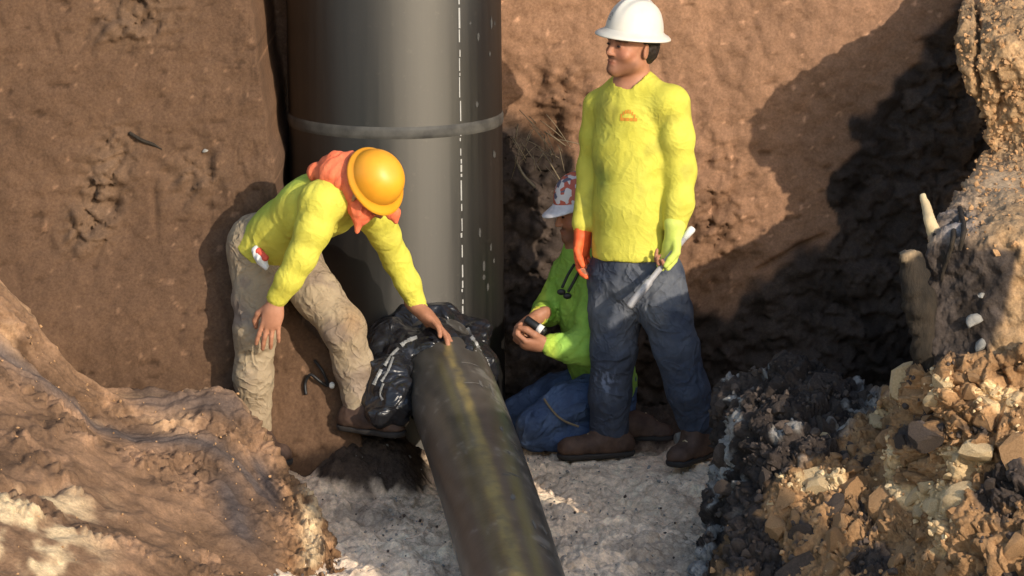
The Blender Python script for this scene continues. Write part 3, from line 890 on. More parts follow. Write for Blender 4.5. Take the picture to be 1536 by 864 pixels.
def build_big_pipe():
    t = thing('standpipe', (PC[0], PC[1], -0.1), 'tall wide black plastic pipe standing upright against the brown earth wall', 'pipe')
    n = 128
    zs = [-0.1, 0.5, 1.0, 1.5, 2.0, 2.9]
    V, F = [], []
    for z in zs:
        c = big_centre(z)
        for k in range(n):
            w = 2 * math.pi * k / n
            V.append(c + PR * np.array([math.cos(w), math.sin(w), 0]))
    for i in range(len(zs) - 1):
        F += [(i * n + k, i * n + (k + 1) % n, (i + 1) * n + (k + 1) % n, (i + 1) * n + k) for k in range(n)]
    rim = len(V)
    for k in range(n):
        w = 2 * math.pi * k / n
        V.append(big_centre(2.9) + (PR - 0.04) * np.array([math.cos(w), math.sin(w), 0]))
    for k in range(n):
        V.append(np.array(V[rim + k]) - np.array([0, 0, 0.8]))
    F += [((len(zs) - 1) * n + k, (len(zs) - 1) * n + (k + 1) % n, rim + (k + 1) % n, rim + k) for k in range(n)]
    F += [(rim + k, rim + (k + 1) % n, rim + n + (k + 1) % n, rim + n + k) for k in range(n)]
    F.append(tuple(rim + n + k for k in range(n)))
    part('barrel', np.array(V), F, M['big_pipe'], t)
    # butt-weld bead: a doubled rolled ring
    zb = at(596, 200, PC[1] - PR)[2]
    prof = [(-0.026, -0.001), (-0.018, 0.003), (-0.009, 0.0055), (0.0, 0.0045), (0.009, 0.0055), (0.018, 0.003), (0.026, -0.001)]
    V, F = [], []
    for dz, dr in prof:
        c = big_centre(zb + dz)
        for k in range(n):
            w = 2 * math.pi * k / n
            V.append(c + (PR + dr) * np.array([math.cos(w), math.sin(w), 0]))
    for i in range(len(prof) - 1):
        F += [(i * n + k, i * n + (k + 1) % n, (i + 1) * n + (k + 1) % n, (i + 1) * n + k) for k in range(n)]
    part('weld_bead', np.array(V), F, mottled('scuffed_weld', (0.035, 0.033, 0.030), (0.085, 0.08, 0.07), 12, 0.6, 0.2, 60, 0.002), t)
    # line of white print up the barrel
    rr = random.Random(3)
    pieces = []
    z = 0.32
    ang = math.asin((697 - 599) / 373.0 / PR)
    while z < 2.85:
        L = rr.choice([0.012, 0.018, 0.028, 0.05, 0.08])
        wd = rr.uniform(0.004, 0.008)
        def pt(o, zz):
            a = ang + o / PR
            return big_centre(zz) + (PR + 0.0015) * np.array([math.sin(a), -math.cos(a), 0])
        o0 = rr.uniform(-0.002, 0.002)
        pieces.append((np.array([pt(o0 - wd / 2, z), pt(o0 + wd / 2, z), pt(o0 + wd / 2, z + L), pt(o0 - wd / 2, z + L)]), [(0, 1, 2, 3)]))
        z += L + rr.choice([0.005, 0.008, 0.014, 0.03])
    V, F = join(pieces)
    part('print_line', V, F, plain('worn_print', (0.36, 0.35, 0.33), 0.7), t, False)['kind'] = 'stuff'
    # chalky scuffs on the side away from the sheen
    pieces = []
    for i in range(14):
        px = rr.uniform(712, 750); py = rr.choice([rr.uniform(30, 120), rr.uniform(330, 470), rr.uniform(0, 480)])
        a = math.asin(min(0.97, (px - 598) / 373.0 / PR))
        zc = at(px, py, PC[1] - PR * math.cos(a))[2]
        w, h = rr.uniform(0.004, 0.010), rr.uniform(0.008, 0.035)
        k = 7
        V = [big_centre(zc + h * math.sin(q * 2 * math.pi / k) * rr.uniform(.4, 1)) + (PR + 0.0012) * np.array([math.sin(a + w / PR * math.cos(q * 2 * math.pi / k)), -math.cos(a + w / PR * math.cos(q * 2 * math.pi / k)), 0]) for q in range(k)]
        pieces.append((np.array(V), [tuple(range(k))]))
    V, F = join(pieces)
    part('chalk_scuff', V, F, plain('chalk_scuff', (0.06, 0.057, 0.052), 0.9), t, False)['kind'] = 'stuff'


def small_axis():
    pts = [at(638, 505, 0.12), at(650, 534, -0.08), at(667, 562, -0.28), at(701, 650, -0.85), at(733, 745, -1.42), at(769, 862, -2.12), at(798, 960, -2.75), at(822, 1050, -3.4)]
    return spline(np.array(pts), 60)


SR = 0.174
AX = small_axis()


def build_small_pipe():
    t = thing('gas_pipe', tuple(AX[20]), 'muddy black pipe with a worn yellow stripe sloping down to the pale pit floor', 'pipe')
    ax = spline(AX, 260)
    n = 144
    V, T = [], []
    s_ = np.linspace(0, 59, 260)
    for i, p in enumerate(ax):
        tan = unit(ax[min(i + 1, 259)] - ax[max(i - 1, 0)])
        side = unit(np.cross(tan, [0, 0, 1]))
        if side[0] < 0: side = -side
        up = np.cross(side, tan)
        if up[2] < 0: up = -up
        a = np.linspace(0, 2 * math.pi, n, endpoint=False) - math.pi
        V.append(p + SR * (np.sin(a)[:, None] * side + np.cos(a)[:, None] * up))
        T.append(a)
    V = np.array(V); T = np.array(T)
    nz = fbm(V * 9, 4); nf = fbm(V * np.array([22, 6, 22.0]), 3); n2 = fbm(V * 30 + 5, 3)
    a0 = np.interp(s_, [0, 12, 25, 40, 59], [-0.10, -0.06, -0.08, -0.14, -0.18])[:, None] + 0.05 * nz
    w = np.interp(s_, [0, 12, 25, 40, 59], [0.075, 0.075, 0.10, 0.17, 0.22])[:, None]
    st = np.exp(-np.abs((T - a0) / w) ** 3.2) * np.clip(0.78 + 0.45 * nf + 0.35 * n2, 0, 1) * np.interp(s_, [0, 30, 59], [0.62, 0.60, 0.52])[:, None]
    base = np.array([0.080, 0.071, 0.060]) * (1 + 0.22 * nz + 0.22 * nf)[..., None]
    scuff = 0.6 * sstep(0.62, 1.0, nz + 0.7 * n2 + 0.35 * np.exp(-((T - 0.75) / 0.35) ** 2))[..., None]
    c = base * (1 - scuff * 0.7) + np.array([0.27, 0.25, 0.22]) * scuff * 0.7
    c = c * (1 - st[..., None]) + np.array([0.40, 0.29, 0.075]) * st[..., None]
    F = np.stack([np.arange(259 * n).reshape(259, n), np.roll(np.arange(259 * n).reshape(259, n), -1, 1), np.roll(np.arange(259 * n).reshape(259, n), -1, 1) + n, np.arange(259 * n).reshape(259, n) + n], -1).reshape(-1, 4)
    part('barrel', V.reshape(-1, 3), F, M['small_pipe'], t, True, np.clip(c, 0.01, 0.9).reshape(-1, 3))
    rr = random.Random(9)
    # smears of pale mud along the right flank and across the crown
    pieces = []
    for i in range(46):
        j = rr.randint(9, 44)
        p = AX[j] + (AX[j + 1] - AX[j]) * rr.random()
        tan = unit(AX[j + 1] - AX[j - 1]); side = unit(np.cross(tan, [0, 0, 1])); side = side if side[0] > 0 else -side
        up = np.cross(side, tan); up = up if up[2] > 0 else -up
        a0 = rr.gauss(0.75, 0.35) if i > 6 else rr.uniform(0.1, 0.45)
        lw, lh = (rr.uniform(0.02, 0.09), rr.uniform(0.004, 0.012))
        if rr.random() < 0.5: lw, lh = lh * 1.4, lw
        k = 9
        V = []
        for q in range(k):
            w = 2 * math.pi * q / k; s = rr.uniform(0.35, 1)
            a = a0 + lw * s * math.cos(w) / SR
            V.append(p + tan * lh * s * math.sin(w) + (SR + 0.0012) * (math.sin(a) * side + math.cos(a) * up))
        pieces.append((np.array(V), [tuple(range(k))]))
    V, F = join(pieces)
    part('mud_smear', V, F, plain('dried_mud', (0.12, 0.11, 0.095), 0.9), t, False)['kind'] = 'stuff'


def crumple(P, f=11, a=0.02):
    w = fbm(P * f * 0.5, 2)[..., None]
    f1, f2, r = worley(P * f + 0.5 * w)
    return a * (f1 - 0.5) * 1.6 + 0.5 * a * fbm(P * f * 1.7, 3)


def build_wrap():
    t = thing('plastic_sheeting', tuple(at(640, 560, -0.3)), 'crumpled black plastic sheeting taped around the pipe joint below the bending worker', 'sheeting')
    f = Field(0.008)
    f.cone(at(654, 546, -0.06), at(664, 562, -0.26), 0.205, 0.200, 0.03)
    f.cone(at(592, 515, -0.24), at(580, 585, -0.46), 0.10, 0.10, 0.06)
    f.cone(at(588, 505, -0.10), at(640, 500, -0.06), 0.085, 0.09, 0.05)
    f.cone(at(640, 500, -0.06), at(700, 502, -0.06), 0.09, 0.08, 0.05)
    f.cone(at(705, 500, -0.10), at(716, 545, -0.20), 0.07, 0.05, 0.04)
    f.cone(at(580, 565, -0.50), at(584, 615, -0.56), 0.085, 0.075, 0.05)
    # open the mouth so the pipe shows
    f.cone(at(676, 583, -0.42), at(700, 646, -0.82), SR + 0.012, SR + 0.012, 0.01, op='s')
    V, F = f.build(lambda P: crumple(P, 5.5, 0.05) + 0.35 * crumple(P + 3, 13, 0.02))
    w = part('sheet', V, F, M['wrap'], t)
    from mathutils.bvhtree import BVHTree
    bv = BVHTree.FromPolygons([Vector(v) for v in V], [tuple(int(i) for i in q) for q in F])
    o = Vector(CAM)
    # ribbons of silver tape lying over the folds
    for path, wd in (([(626, 506), (612, 511), (602, 518)], 0.018),
                     ([(598, 522), (586, 534), (577, 548)], 0.012),
                     ([(572, 554), (566, 566), (561, 577)], 0.016),
                     ([(590, 535), (582, 556), (572, 572)], 0.010),
                     ([(700, 492), (706, 505), (714, 516), (718, 528)], 0.022),
                     ([(712, 528), (722, 534), (727, 543)], 0.018),
                     ([(575, 575), (570, 590), (574, 600)], 0.010)):
        pts = []
        for q in spline(np.array(path, float), 16):
            d = Vector(at(q[0], q[1], 0.0) - CAM).normalized()
            hit = bv.ray_cast(o, d)[0]
            if hit is not None: pts.append(np.array(hit - d * 0.004))
        if len(pts) < 4: continue
        Vr = []
        rr = random.Random(len(pts))
        for i, p in enumerate(pts):
            tan = unit(pts[min(i + 1, len(pts) - 1)] - pts[max(i - 1, 0)])
            s = unit(np.cross(tan, [0, -1, 0.2])) * wd * 0.5 * rr.uniform(0.6, 1.25)
            Vr += [p - s, p + s * 0.2 + np.array([0, -0.003, 0]), p + s]
        part('tape_strip', np.array(Vr), grid_faces(len(pts), 3), M['tape'], t, False)


build_big_pipe()
build_small_pipe()
build_wrap()


# ------------------------------------------------------------------ people
ZUP = np.array([0, 0, 1.0])


def add_hand(f, w, d, n, side, curl=(0.25, 0.35, 0.3), s=1.0, fat=1.0, thumb=0.5, spread=0.06, tips=3):
    """palm, four jointed fingers of different lengths and a thumb; n is the way the palm faces"""
    d = unit(d); n = unit(np.asarray(n, float) - d * np.dot(n, d)); l = np.cross(d, n) * side
    w = np.asarray(w, float)
    f.ell(w + d * 0.052 * s, [d, l, n], np.array([0.056, 0.043, 0.019 * fat]) * s, 0.012)
    f.cone(w - d * 0.03 * s, w + d * 0.03 * s, 0.029 * s * fat, 0.030 * s * fat, 0.015, (n, 0.75))
    lens = [(0.043, 0.026, 0.021), (0.047, 0.030, 0.023), (0.044, 0.028, 0.022), (0.034, 0.021, 0.019)]
    for i in range(4):
        off = (0.030 - 0.020 * i)
        p = w + (d * (0.092 - 0.004 * (i - 1) ** 2) + l * off) * s
        a = 0.0
        dd = unit(d + l * spread * (1.5 - i))
        r = (0.0098 - 0.0006 * abs(i - 1.2)) * s * fat
        q0 = p - d * 0.03 * s
        f.cone(q0, p, r * 1.05, r, 0.006)
        for j in range(tips):
            a += curl[j] * (1 + 0.08 * (i - 1))
            dirj = dd * math.cos(a) + n * math.sin(a)
            q = p + dirj * lens[i][j] * s
            f.cone(p, q, r, r * 0.93, 0.003)
            p, r = q, r * 0.93
    p0 = w + (d * 0.022 + l * 0.026 + n * 0.006) * s
    p1 = p0 + (d * 0.036 + l * (0.022 + 0.012 * thumb) + n * 0.012) * s
    p2 = p1 + (d * 0.030 + l * (0.014 * thumb - 0.004) + n * (0.012 + 0.01 * curl[0])) * s
    p3 = p2 + (d * 0.024 - l * 0.006 + n * 0.010) * s
    f.chain([(p0, 0.0150 * s * fat), (p1, 0.0118 * s * fat), (p2, 0.0108 * s * fat), (p3, 0.0088 * s * fat)], 0.007)


def add_head(f, c, fw, up, neck, s=1.0):
    """c: middle of the head at eye height"""
    fw = unit(fw); up = unit(np.asarray(up, float) - fw * np.dot(up, fw)); r = np.cross(fw, up)
    A = [r, fw, up]
    L = lambda x, y, z: c + (r * x + fw * y + up * z) * s
    f.ell(L(0, -0.012, 0.030), A, np.array([0.077, 0.098, 0.092]) * s, 0.02)
    f.ell(L(0, 0.028, -0.035), A, np.array([0.060, 0.062, 0.078]) * s, 0.03)
    f.cone(L(-0.042, 0.005, -0.070), L(0, 0.066, -0.098), 0.024 * s, 0.021 * s, 0.03)
    f.cone(L(0.042, 0.005, -0.070), L(0, 0.066, -0.098), 0.024 * s, 0.021 * s, 0.03)
    f.cone(L(-0.036, 0.078, 0.020), L(0.036, 0.078, 0.020), 0.014 * s, 0.014 * s, 0.012)      # brow
    for q in (-1, 1):
        f.ell(L(q * 0.033, 0.095, -0.001), A, np.array([0.018, 0.015, 0.012]) * s, 0.008, 's')   # socket
        f.ell(L(q * 0.032, 0.079, -0.003), A, np.array([0.013, 0.012, 0.0085]) * s, 0.006)       # lids
        f.ell(L(q * 0.045, 0.060, -0.035), A, np.array([0.022, 0.018, 0.020]) * s, 0.02)         # cheek
        f.ell(L(q * 0.080, -0.012, -0.014), [unit(r * q + fw * -0.5), unit(fw + r * q * 0.5), up], np.array([0.008, 0.019, 0.031]) * s, 0.006)
    f.cone(L(0, 0.086, 0.010), L(0, 0.107, -0.034), 0.008 * s, 0.0105 * s, 0.010)
    for q in (-1, 1):
        f.ell(L(q * 0.011, 0.097, -0.038), A, np.array([0.008, 0.009, 0.007]) * s, 0.006)
    f.ell(L(0, 0.090, -0.064), A, np.array([0.024, 0.011, 0.0065]) * s, 0.005)
    f.ell(L(0, 0.088, -0.077), A, np.array([0.021, 0.011, 0.0070]) * s, 0.005)
    f.ell(L(0, 0.083, -0.100), A, np.array([0.020, 0.014, 0.014]) * s, 0.015)
    f.cone(L(0, -0.022, -0.045), neck, 0.056 * s, 0.062 * s, 0.03)
    return L, A


def dome(c, fw, up, rad=(0.118, 0.138), height=0.125, brim=0.035, bill=0.0, brim_drop=0.012, ridges=True, n=64):
    """hard hat: shell with a crown ridge and a turned brim; returns shell and brim meshes"""
    fw = unit(fw); up = unit(np.asarray(up, float) - fw * np.dot(up, fw)); r = np.cross(fw, up)
    V, F = [], []
    m = 22
    for i in range(m + 1):
        a = (math.pi / 2) * i / m
        rr, zz = math.cos(a) ** 0.85, math.sin(a)
        for k in range(n):
            w = 2 * math.pi * k / n
            x, y = rad[0] * rr * math.cos(w), rad[1] * rr * math.sin(w)
            z = height * zz
            if ridges:
                for x0, am in ((0, 0.008), (0.042, 0.004), (-0.042, 0.004)):
                    z += am * math.exp(-((x - x0) / 0.011) ** 2) * sstep(0.25, 0.6, zz)
            V.append(c + r * x + fw * y + up * z)
    for i in range(m):
        F += [(i * n + k, i * n + (k + 1) % n, (i + 1) * n + (k + 1) % n, (i + 1) * n + k) for k in range(n)]
    shell = (np.array(V), F)
    V, F = [], []
    prof = [(0.0, 0.010), (0.25, 0.002), (0.7, -0.004), (1.0, -brim_drop), (1.03, -brim_drop - 0.004), (1.0, -brim_drop - 0.007), (0.6, -0.011), (0.0, -0.006), (-0.12, 0.0)]
    for q, dz in prof:
        for k in range(n):
            w = 2 * math.pi * k / n
            ext = brim + bill * max(0, math.sin(w)) ** 2.2
            x, y = (rad[0] + ext * q) * math.cos(w), (rad[1] + ext * q) * math.sin(w)
            V.append(c + r * x + fw * y + up * (dz - (0.35 * bill * max(0, math.sin(w)) ** 2 * max(q, 0))))
    for i in range(len(prof) - 1):
        F += [(i * n + k, (i + 1) * n + k, (i + 1) * n + (k + 1) % n, i * n + (k + 1) % n) for k in range(n)]
    return shell, (np.array(V), F)


def decal(V, F, centre, normal, upv, size, shapes):
    """flat print laid on a mesh: shapes are lists of 2-D outlines in units of size"""
    from mathutils.bvhtree import BVHTree
    bv = BVHTree.FromPolygons([Vector(v) for v in V], [tuple(int(i) for i in q) for q in F])
    n = unit(normal); u = unit(np.asarray(upv, float) - n * np.dot(upv, n)); r = np.cross(u, n)
    out = []
    for sh in shapes:
        P = []
        for x, y in sh:
            o = centre + r * x * size + u * y * size + n * 0.2
            hit = bv.ray_cast(Vector(o), Vector(-n))[0]
            P.append(np.array(hit) + n * 0.0025 if hit is not None else o - n * 0.2)
        out.append((np.array(P), [tuple(range(len(P)))]))
    return join(out)


def boot(t, heel, toe, ankle, w=0.046, mat='boot'):
    heel, toe, ankle = (np.asarray(q, float) for q in (heel, toe, ankle))
    d = unit(toe - heel)
    base = min(heel[2], toe[2])
    up = ZUP
    f = Field(0.006)
    f.chain([(heel + up * 0.045, 0.043), (heel + d * 0.10 + up * 0.045, 0.044), (toe - d * 0.05 + up * 0.036, 0.049)], 0.03, (up, 0.9))
    f.cone(heel + d * 0.03 + up * 0.06, ankle, 0.050, 0.052, 0.04)
    f.cone(heel + d * 0.10 + up * 0.07, ankle + d * 0.01, 0.036, 0.046, 0.05)
    f.half(heel + up * 0.018, -up)
    V, F = f.build(lambda P: 0.004 * fbm(P * 22, 3))
    b = part('boot', V, F, M[mat], t)
    g = Field(0.006)
    g.chain([(heel + up * 0.02, 0.046), (heel + d * 0.10 + up * 0.02, 0.046), (toe - d * 0.05 + up * 0.02, 0.053)], 0.02)
    g.half(heel + up * 0.020, up); g.half(heel + up * -0.004, -up)
    V, F = g.build()
    part('sole', V, F, M['sole'], b)
    lace = []
    for i in range(4):
        c = heel + d * (0.105 + 0.022 * i) + up * (0.112 - 0.012 * i)
        s = np.cross(d, up)
        lace.append(tube([c - s * 0.026 - up * 0.012, c + up * 0.003, c + s * 0.026 - up * 0.012], 0.0028, 5))
    V, F = join(lace)
    part('bootlace', V, F, M['root_pale'], b)


def cuffs(t, shirt, ends, mat, r=0.034):
    for e, w in ends:
        d = unit(w - e)
        f = Field(0.005)
        f.cone(w - d * 0.028, w + d * 0.012, r + 0.004, r, 0.01)
        f.half(w + d * 0.016, d)
        V, F = f.build(lambda P: 0.0022 * np.sin((P @ d) * 700) + 0.002 * fbm(P * 40, 2))
        part('cuff', V, F, M[mat], shirt, True, np.full((len(V), 3), 1.0))


def folds(freq, stretch, amp, seed=0.0):
    """long soft creases: noise stretched along a direction"""
    s = unit(stretch)

    def fn(P):
        q = P - np.outer(P @ s, s) * 0.72
        n = perlin(q * freq + seed)
        n2 = perlin(q * freq * 2.1 + seed + 9)
        crease = np.exp(-(n / 0.10) ** 2) - 0.35
        return amp * 0.95 * crease * (0.55 + 0.9 * n2) - amp * 0.22 * n2
    return fn


def sumf(*fs):
    return lambda P: sum(f(P) for f in fs)


def stain(V, k=6.0, seed=3.0, a=0.25):
    n = fbm(V * k + seed, 4)
    c = np.ones((len(V), 3))
    m = sstep(0.15, 0.75, n)[:, None]
    return c * (1 - m * np.array([0.9, 0.95, 0.6]) * a)


def skin_tint(V, L=None, A=None, s=1.0):
    c = np.ones((len(V), 3))
    if L is not None:
        o = L(0, 0, 0)
        q = (V - o) / s
        x, y, z = q @ A[0], q @ A[1], q @ A[2]
        near = (np.abs(x) < 0.09) & (np.abs(z) < 0.14)
        jaw = sstep(-0.045, -0.068, z) * sstep(-0.01, 0.03, y) * sstep(-0.13, -0.11, z) * near
        stash = np.exp(-((z + 0.054) / 0.006) ** 2 - (x / 0.030) ** 4) * sstep(0.06, 0.08, y)
        c *= 1 - 0.6 * stash[:, None]
        lips = np.exp(-((z + 0.070) / 0.009) ** 2 - (x / 0.024) ** 2) * sstep(0.07, 0.085, y)
        c *= 1 - (0.42 * jaw * (1 - lips))[:, None]
        sock = np.exp(-(((np.abs(x) - 0.033) / 0.016) ** 2 + ((z + 0.001) / 0.010) ** 2)) * (y > 0.05)
        c *= 1 - sock[:, None] * np.array([0.25, 0.32, 0.32])
        c *= 1 - lips[:, None] * np.array([0.25, 0.45, 0.40])
        brow = np.exp(-((z - 0.019) / 0.006) ** 2) * (np.abs(np.abs(x) - 0.034) < 0.021) * (y > 0.05)
        c *= 1 - 0.8 * brow[:, None]
        warm = np.exp(-(((np.abs(x) - 0.045) / 0.025) ** 2 + ((z + 0.03) / 0.025) ** 2)) * (y > 0.02)
        c *= 1 - warm[:, None] * np.array([0.0, 0.14, 0.14])
    return c


def eyes(t, L, A, s=1.0):
    sv, sf = ico(2)
    for q in (-1, 1):
        c = L(q * 0.032, 0.0855, -0.003)
        e = part('eye', c + sv @ np.array([A[0] * 0.0105, A[1] * 0.0075, A[2] * 0.0048]), sf, M['eye'], t)


# ---- standing man
def standing_man():
    base = at(955, 690, -0.1)
    t = thing('person', tuple(base), 'person standing in a white full-brim hard hat, yellow long-sleeved shirt and grey-blue jeans', 'person')
    fb = unit([-0.54, -0.84, 0]); rt = unit([-0.84, 0.54, 0])
    f = Field(0.0055)
    hc = at(947, 67, -0.14)
    fw = unit([-0.80, -0.60, 0.10]); up = unit([0.20, 0.06, 1])
    neck = at(951, 122, -0.10)
    L, A = add_head(f, hc, fw, up, neck, 1.0)
    sh_l, el_l, wr_l = at(1010, 155, -0.20), at(1021, 256, -0.19), at(1013, 345, -0.24)
    sh_r, el_r, wr_r = at(895, 157, 0.0), at(886, 252, 0.03), at(874, 342, -0.03)
    hip_r, kn_r, an_r = at(919, 412, -0.05), at(920, 525, -0.10), at(914, 640, -0.03)
    hip_l, kn_l, an_l = at(986, 412, -0.14), at(1014, 520, -0.20), at(1046, 636, -0.14)
    f.cone(neck, at(948, 140, -0.10), 0.060, 0.075, 0.03)
    f.cone(at(946, 160, -0.10), at(943, 300, -0.10), 0.13, 0.12, 0.04, (fb, 0.7))
    f.cone(at(943, 300, -0.10), at(950, 410, -0.10), 0.12, 0.13, 0.04, (fb, 0.7))
    for a, b, c in ((sh_l, el_l, wr_l), (sh_r, el_r, wr_r)):
        f.chain([(at(946, 150, -0.10), 0.06), (a, 0.034), (b, 0.034), (c, 0.029)], 0.03)
    for a, b, c in ((hip_r, kn_r, an_r), (hip_l, kn_l, an_l)):
        f.chain([(a, 0.075), (b, 0.055), (c, 0.042)], 0.03)
    hd_l = dict(w=wr_l + np.array([-0.005, -0.01, -0.02]), d=[-0.22, -0.15, -1], n=[-0.75, -0.65, 0.1], side=-1, curl=(0.75, 1.1, 0.8), thumb=0.1)
    hd_r = dict(w=wr_r + np.array([0, 0, -0.02]), d=[-0.05, -0.05, -1], n=[0.8, -0.6, 0], side=1, curl=(0.35, 0.5, 0.4))
    add_hand(f, **hd_l); add_hand(f, **hd_r)
    V, F = f.build()
    part('body', V, F, M['skin'], t, True, skin_tint(V, L, A))
    eyes(t, L, A)
    # hair under the hat
    g = Field(0.006)
    g.ell(L(0, -0.020, 0.030), A, (0.083, 0.100, 0.098), 0.01)
    g.ell(L(0, -0.055, -0.020), A, (0.070, 0.058, 0.060), 0.03)
    g.half(L(0, -0.002, 0), unit(A[1] + A[2] * -0.25))
    g.half(L(0, 0, -0.075), -A[2])
    for q in (-1, 1):
        g.ell(L(q * 0.085, -0.008, -0.018), A, (0.02, 0.020, 0.036), 0.006, 's')
    V, F = g.build(lambda P: 0.003 * fbm(P * 60, 2))
    part('hair', V, F, M['hair'], t)
    b = Field(0.004)
    b.ell(L(0, 0.084, -0.104), A, (0.019, 0.0145, 0.012), 0.004)
    V, F = b.build()
    part('beard', V, F, M['hair'], t)
    # hard hat
    (sv, sf), (bv, bf) = dome(L(0, -0.006, 0.050), fw, unit(up + fw * -0.02), (0.104, 0.120), 0.132, 0.031, 0.008)
    h = part('hard_hat', sv, sf, M['white_hat'], t)
    part('brim', bv, bf, M['white_hat'], h)
    cE = L(0, 0.115, 0.105)
    star = [(math.cos(a), math.sin(a)) for a in np.linspace(0, 2 * math.pi, 9)[:-1]]
    dv, df = decal(sv, sf, L(0.02, 0.10, 0.108), unit(A[1] + 0.25 * A[0] + 0.3 * A[2]), A[2], 0.013,
                   [[(-0.2, 1.2), (0.2, 1.2), (1.0, 0.2), (0.7, 0.0), (0, 0.8), (-0.7, 0.0), (-1.0, 0.2)], [(-0.5, -0.2), (0.5, -0.2), (0.5, -0.6), (-0.5, -0.6)], [(-0.9, -0.9), (0.9, -0.9), (0.8, -1.4), (-0.8, -1.4)]])
    part('emblem', dv, df, M['emblem'], h, False)
    # shirt
    f = Field(0.0065)
    f.chain([(at(949, 175, -0.10), 0.156), (at(947, 230, -0.10), 0.158), (at(946, 310, -0.11), 0.152), (at(945, 372, -0.11), 0.152), (at(945, 415, -0.11), 0.154)], 0.03, (fb, 0.74))
    f.cone(at(952, 128, -0.10), sh_l + np.array([-0.02, 0, 0.0]), 0.066, 0.064, 0.05)
    f.cone(at(952, 128, -0.10), sh_r + np.array([0.02, 0, 0.0]), 0.066, 0.056, 0.05)
    f.chain([(sh_l, 0.066), (at(1016, 205, -0.21), 0.059), (el_l, 0.056), (at(1019, 305, -0.23), 0.051), (wr_l + np.array([0, 0, 0.015]), 0.044)], 0.04)
    f.chain([(sh_r, 0.054), (at(890, 205, 0.02), 0.050), (el_r, 0.050), (wr_r + np.array([0, 0, 0.02]), 0.042)], 0.03)
    f.half(at(943, 386, -0.11), unit([0.03, 0.0, -1]))
    hem = lambda P: 0
    f.cone(L(0, -0.01, -0.06), at(947, 118, -0.125), 0.058, 0.065, 0.006, op='s')
    V, F = f.build(sumf(folds(6, [0.2, 0, 1], 0.004), folds(13, [0.5, 0, 0.8], 0.0022, 5)))
    c = stain(V, 7, 1.0, 0.22)
    px, py = pix(V)
    grime = np.exp(-(((px - 905) / 22) ** 2 + ((py - 250) / 90) ** 2))[:, None]
    c = c * (1 - grime * np.array([0.30, 0.22, 0.1]) * (0.6 + fbm(V * 9, 3)[:, None]))
    hemline = sstep(375, 382, py)[:, None] * (px < 1000)[:, None]
    c = c * (1 + 0.1 * hemline)
    s = part('shirt', V, F, M['yellow'], t, True, np.clip(c, 0.2, 1.2))
    cuffs(t, s, ((el_l, wr_l), (el_r, wr_r)), 'yellow', 0.036)
    arcs = []
    for i in range(7):                                      # small arched orange chest print over a bar of marks
        x0 = -1.0 + i * 0.29; y0 = 0.55 - 0.55 * ((i - 3) / 3.0) ** 2
        arcs.append([(x0 - 0.08, y0 - 0.25), (x0 + 0.12, y0 - 0.25), (x0 + 0.14, y0 + 0.22), (x0 - 0.06, y0 + 0.22)])
    for x0, x1 in ((-1.1, -0.5), (-0.42, 0.1), (0.2, 0.55), (0.62, 1.1)):
        arcs.append([(x0, -0.65), (x1, -0.65), (x1, -0.25), (x0, -0.25)])
    dv, df = decal(V, F, at(942, 174, -0.23), unit([-0.25, -0.95, 0.1]), ZUP, 0.031, arcs)
    part('chest_print', dv, df, M['logo'], s, False)
    # jeans
    f = Field(0.0065)
    f.chain([(at(945, 378, -0.10), 0.150), (at(949, 418, -0.10), 0.160)], 0.03, (fb, 0.76))
    f.chain([(hip_r, 0.102), (at(923, 470, -0.08), 0.100), (kn_r, 0.088), (at(915, 590, -0.06), 0.080), (an_r + np.array([0, 0, 0.0]), 0.078)], 0.03)
    f.chain([(hip_l, 0.104), (at(1000, 470, -0.18), 0.098), (kn_l, 0.086), (at(1032, 585, -0.18), 0.081), (an_l + np.array([0, 0, 0.02]), 0.080)], 0.03)
    f.half(an_r + np.array([0, 0, -0.035]), [0, 0, -1])
    V, F = f.build(sumf(folds(8, [0.1, 0, 1], 0.006, 2), folds(13, [1, 0.2, 0.5], 0.005, 7)))
    c = np.ones((len(V), 3))
    px, py = pix(V)
    lit_dust = sstep(-0.3, 0.5, fbm(V * 7, 4) + 0.3)[:, None] * sstep(560, 430, py)[:, None]
    c = c * (1 + lit_dust * np.array([1.5, 1.15, 0.65]))  # dust, with the lit upper legs' brightness painted in above the shadow line
    wear = (np.exp(-(((px - 907) / 16) ** 2 + ((py - 572) / 17) ** 2)) * sstep(0.05, 0.25, fbm(V * np.array([60, 60, 20.0]), 2)))[:, None]
    c = c * (1 + 2.6 * wear)
    part('jeans', V, F, M['denim'], t, True, c)
    boot(t, at(936, 682, -0.03), at(836, 686, -0.10), an_r + np.array([0, 0, -0.01]))
    boot(t, at(1058, 683, -0.10), at(1008, 702, -0.30), an_l + np.array([0, 0, -0.01]))
    # gloves
    g = Field(0.005)
    add_hand(g, **{**hd_r, 's': 1.06, 'fat': 1.2})
    g.cone(hd_r['w'] + np.array([0, 0, 0.025]), hd_r['w'] + np.array([0, 0, 0.0]), 0.036, 0.034, 0.01)
    V, F = g.build()
    part('glove', V, F, M['orange_glove'], t)['label'] = 'orange rubber glove'
    g = Field(0.005)
    add_hand(g, **{**hd_l, 's': 1.06, 'fat': 1.22, 'tips': 1})
    g.cone(hd_l['w'] + np.array([0.003, 0, 0.045]), hd_l['w'], 0.043, 0.037, 0.01)
    V, F = g.build()
    part('glove', V, F, M['lime_glove'], t)['label'] = 'lime knitted glove with open fingertips'
    return hd_l


hd_l = standing_man()

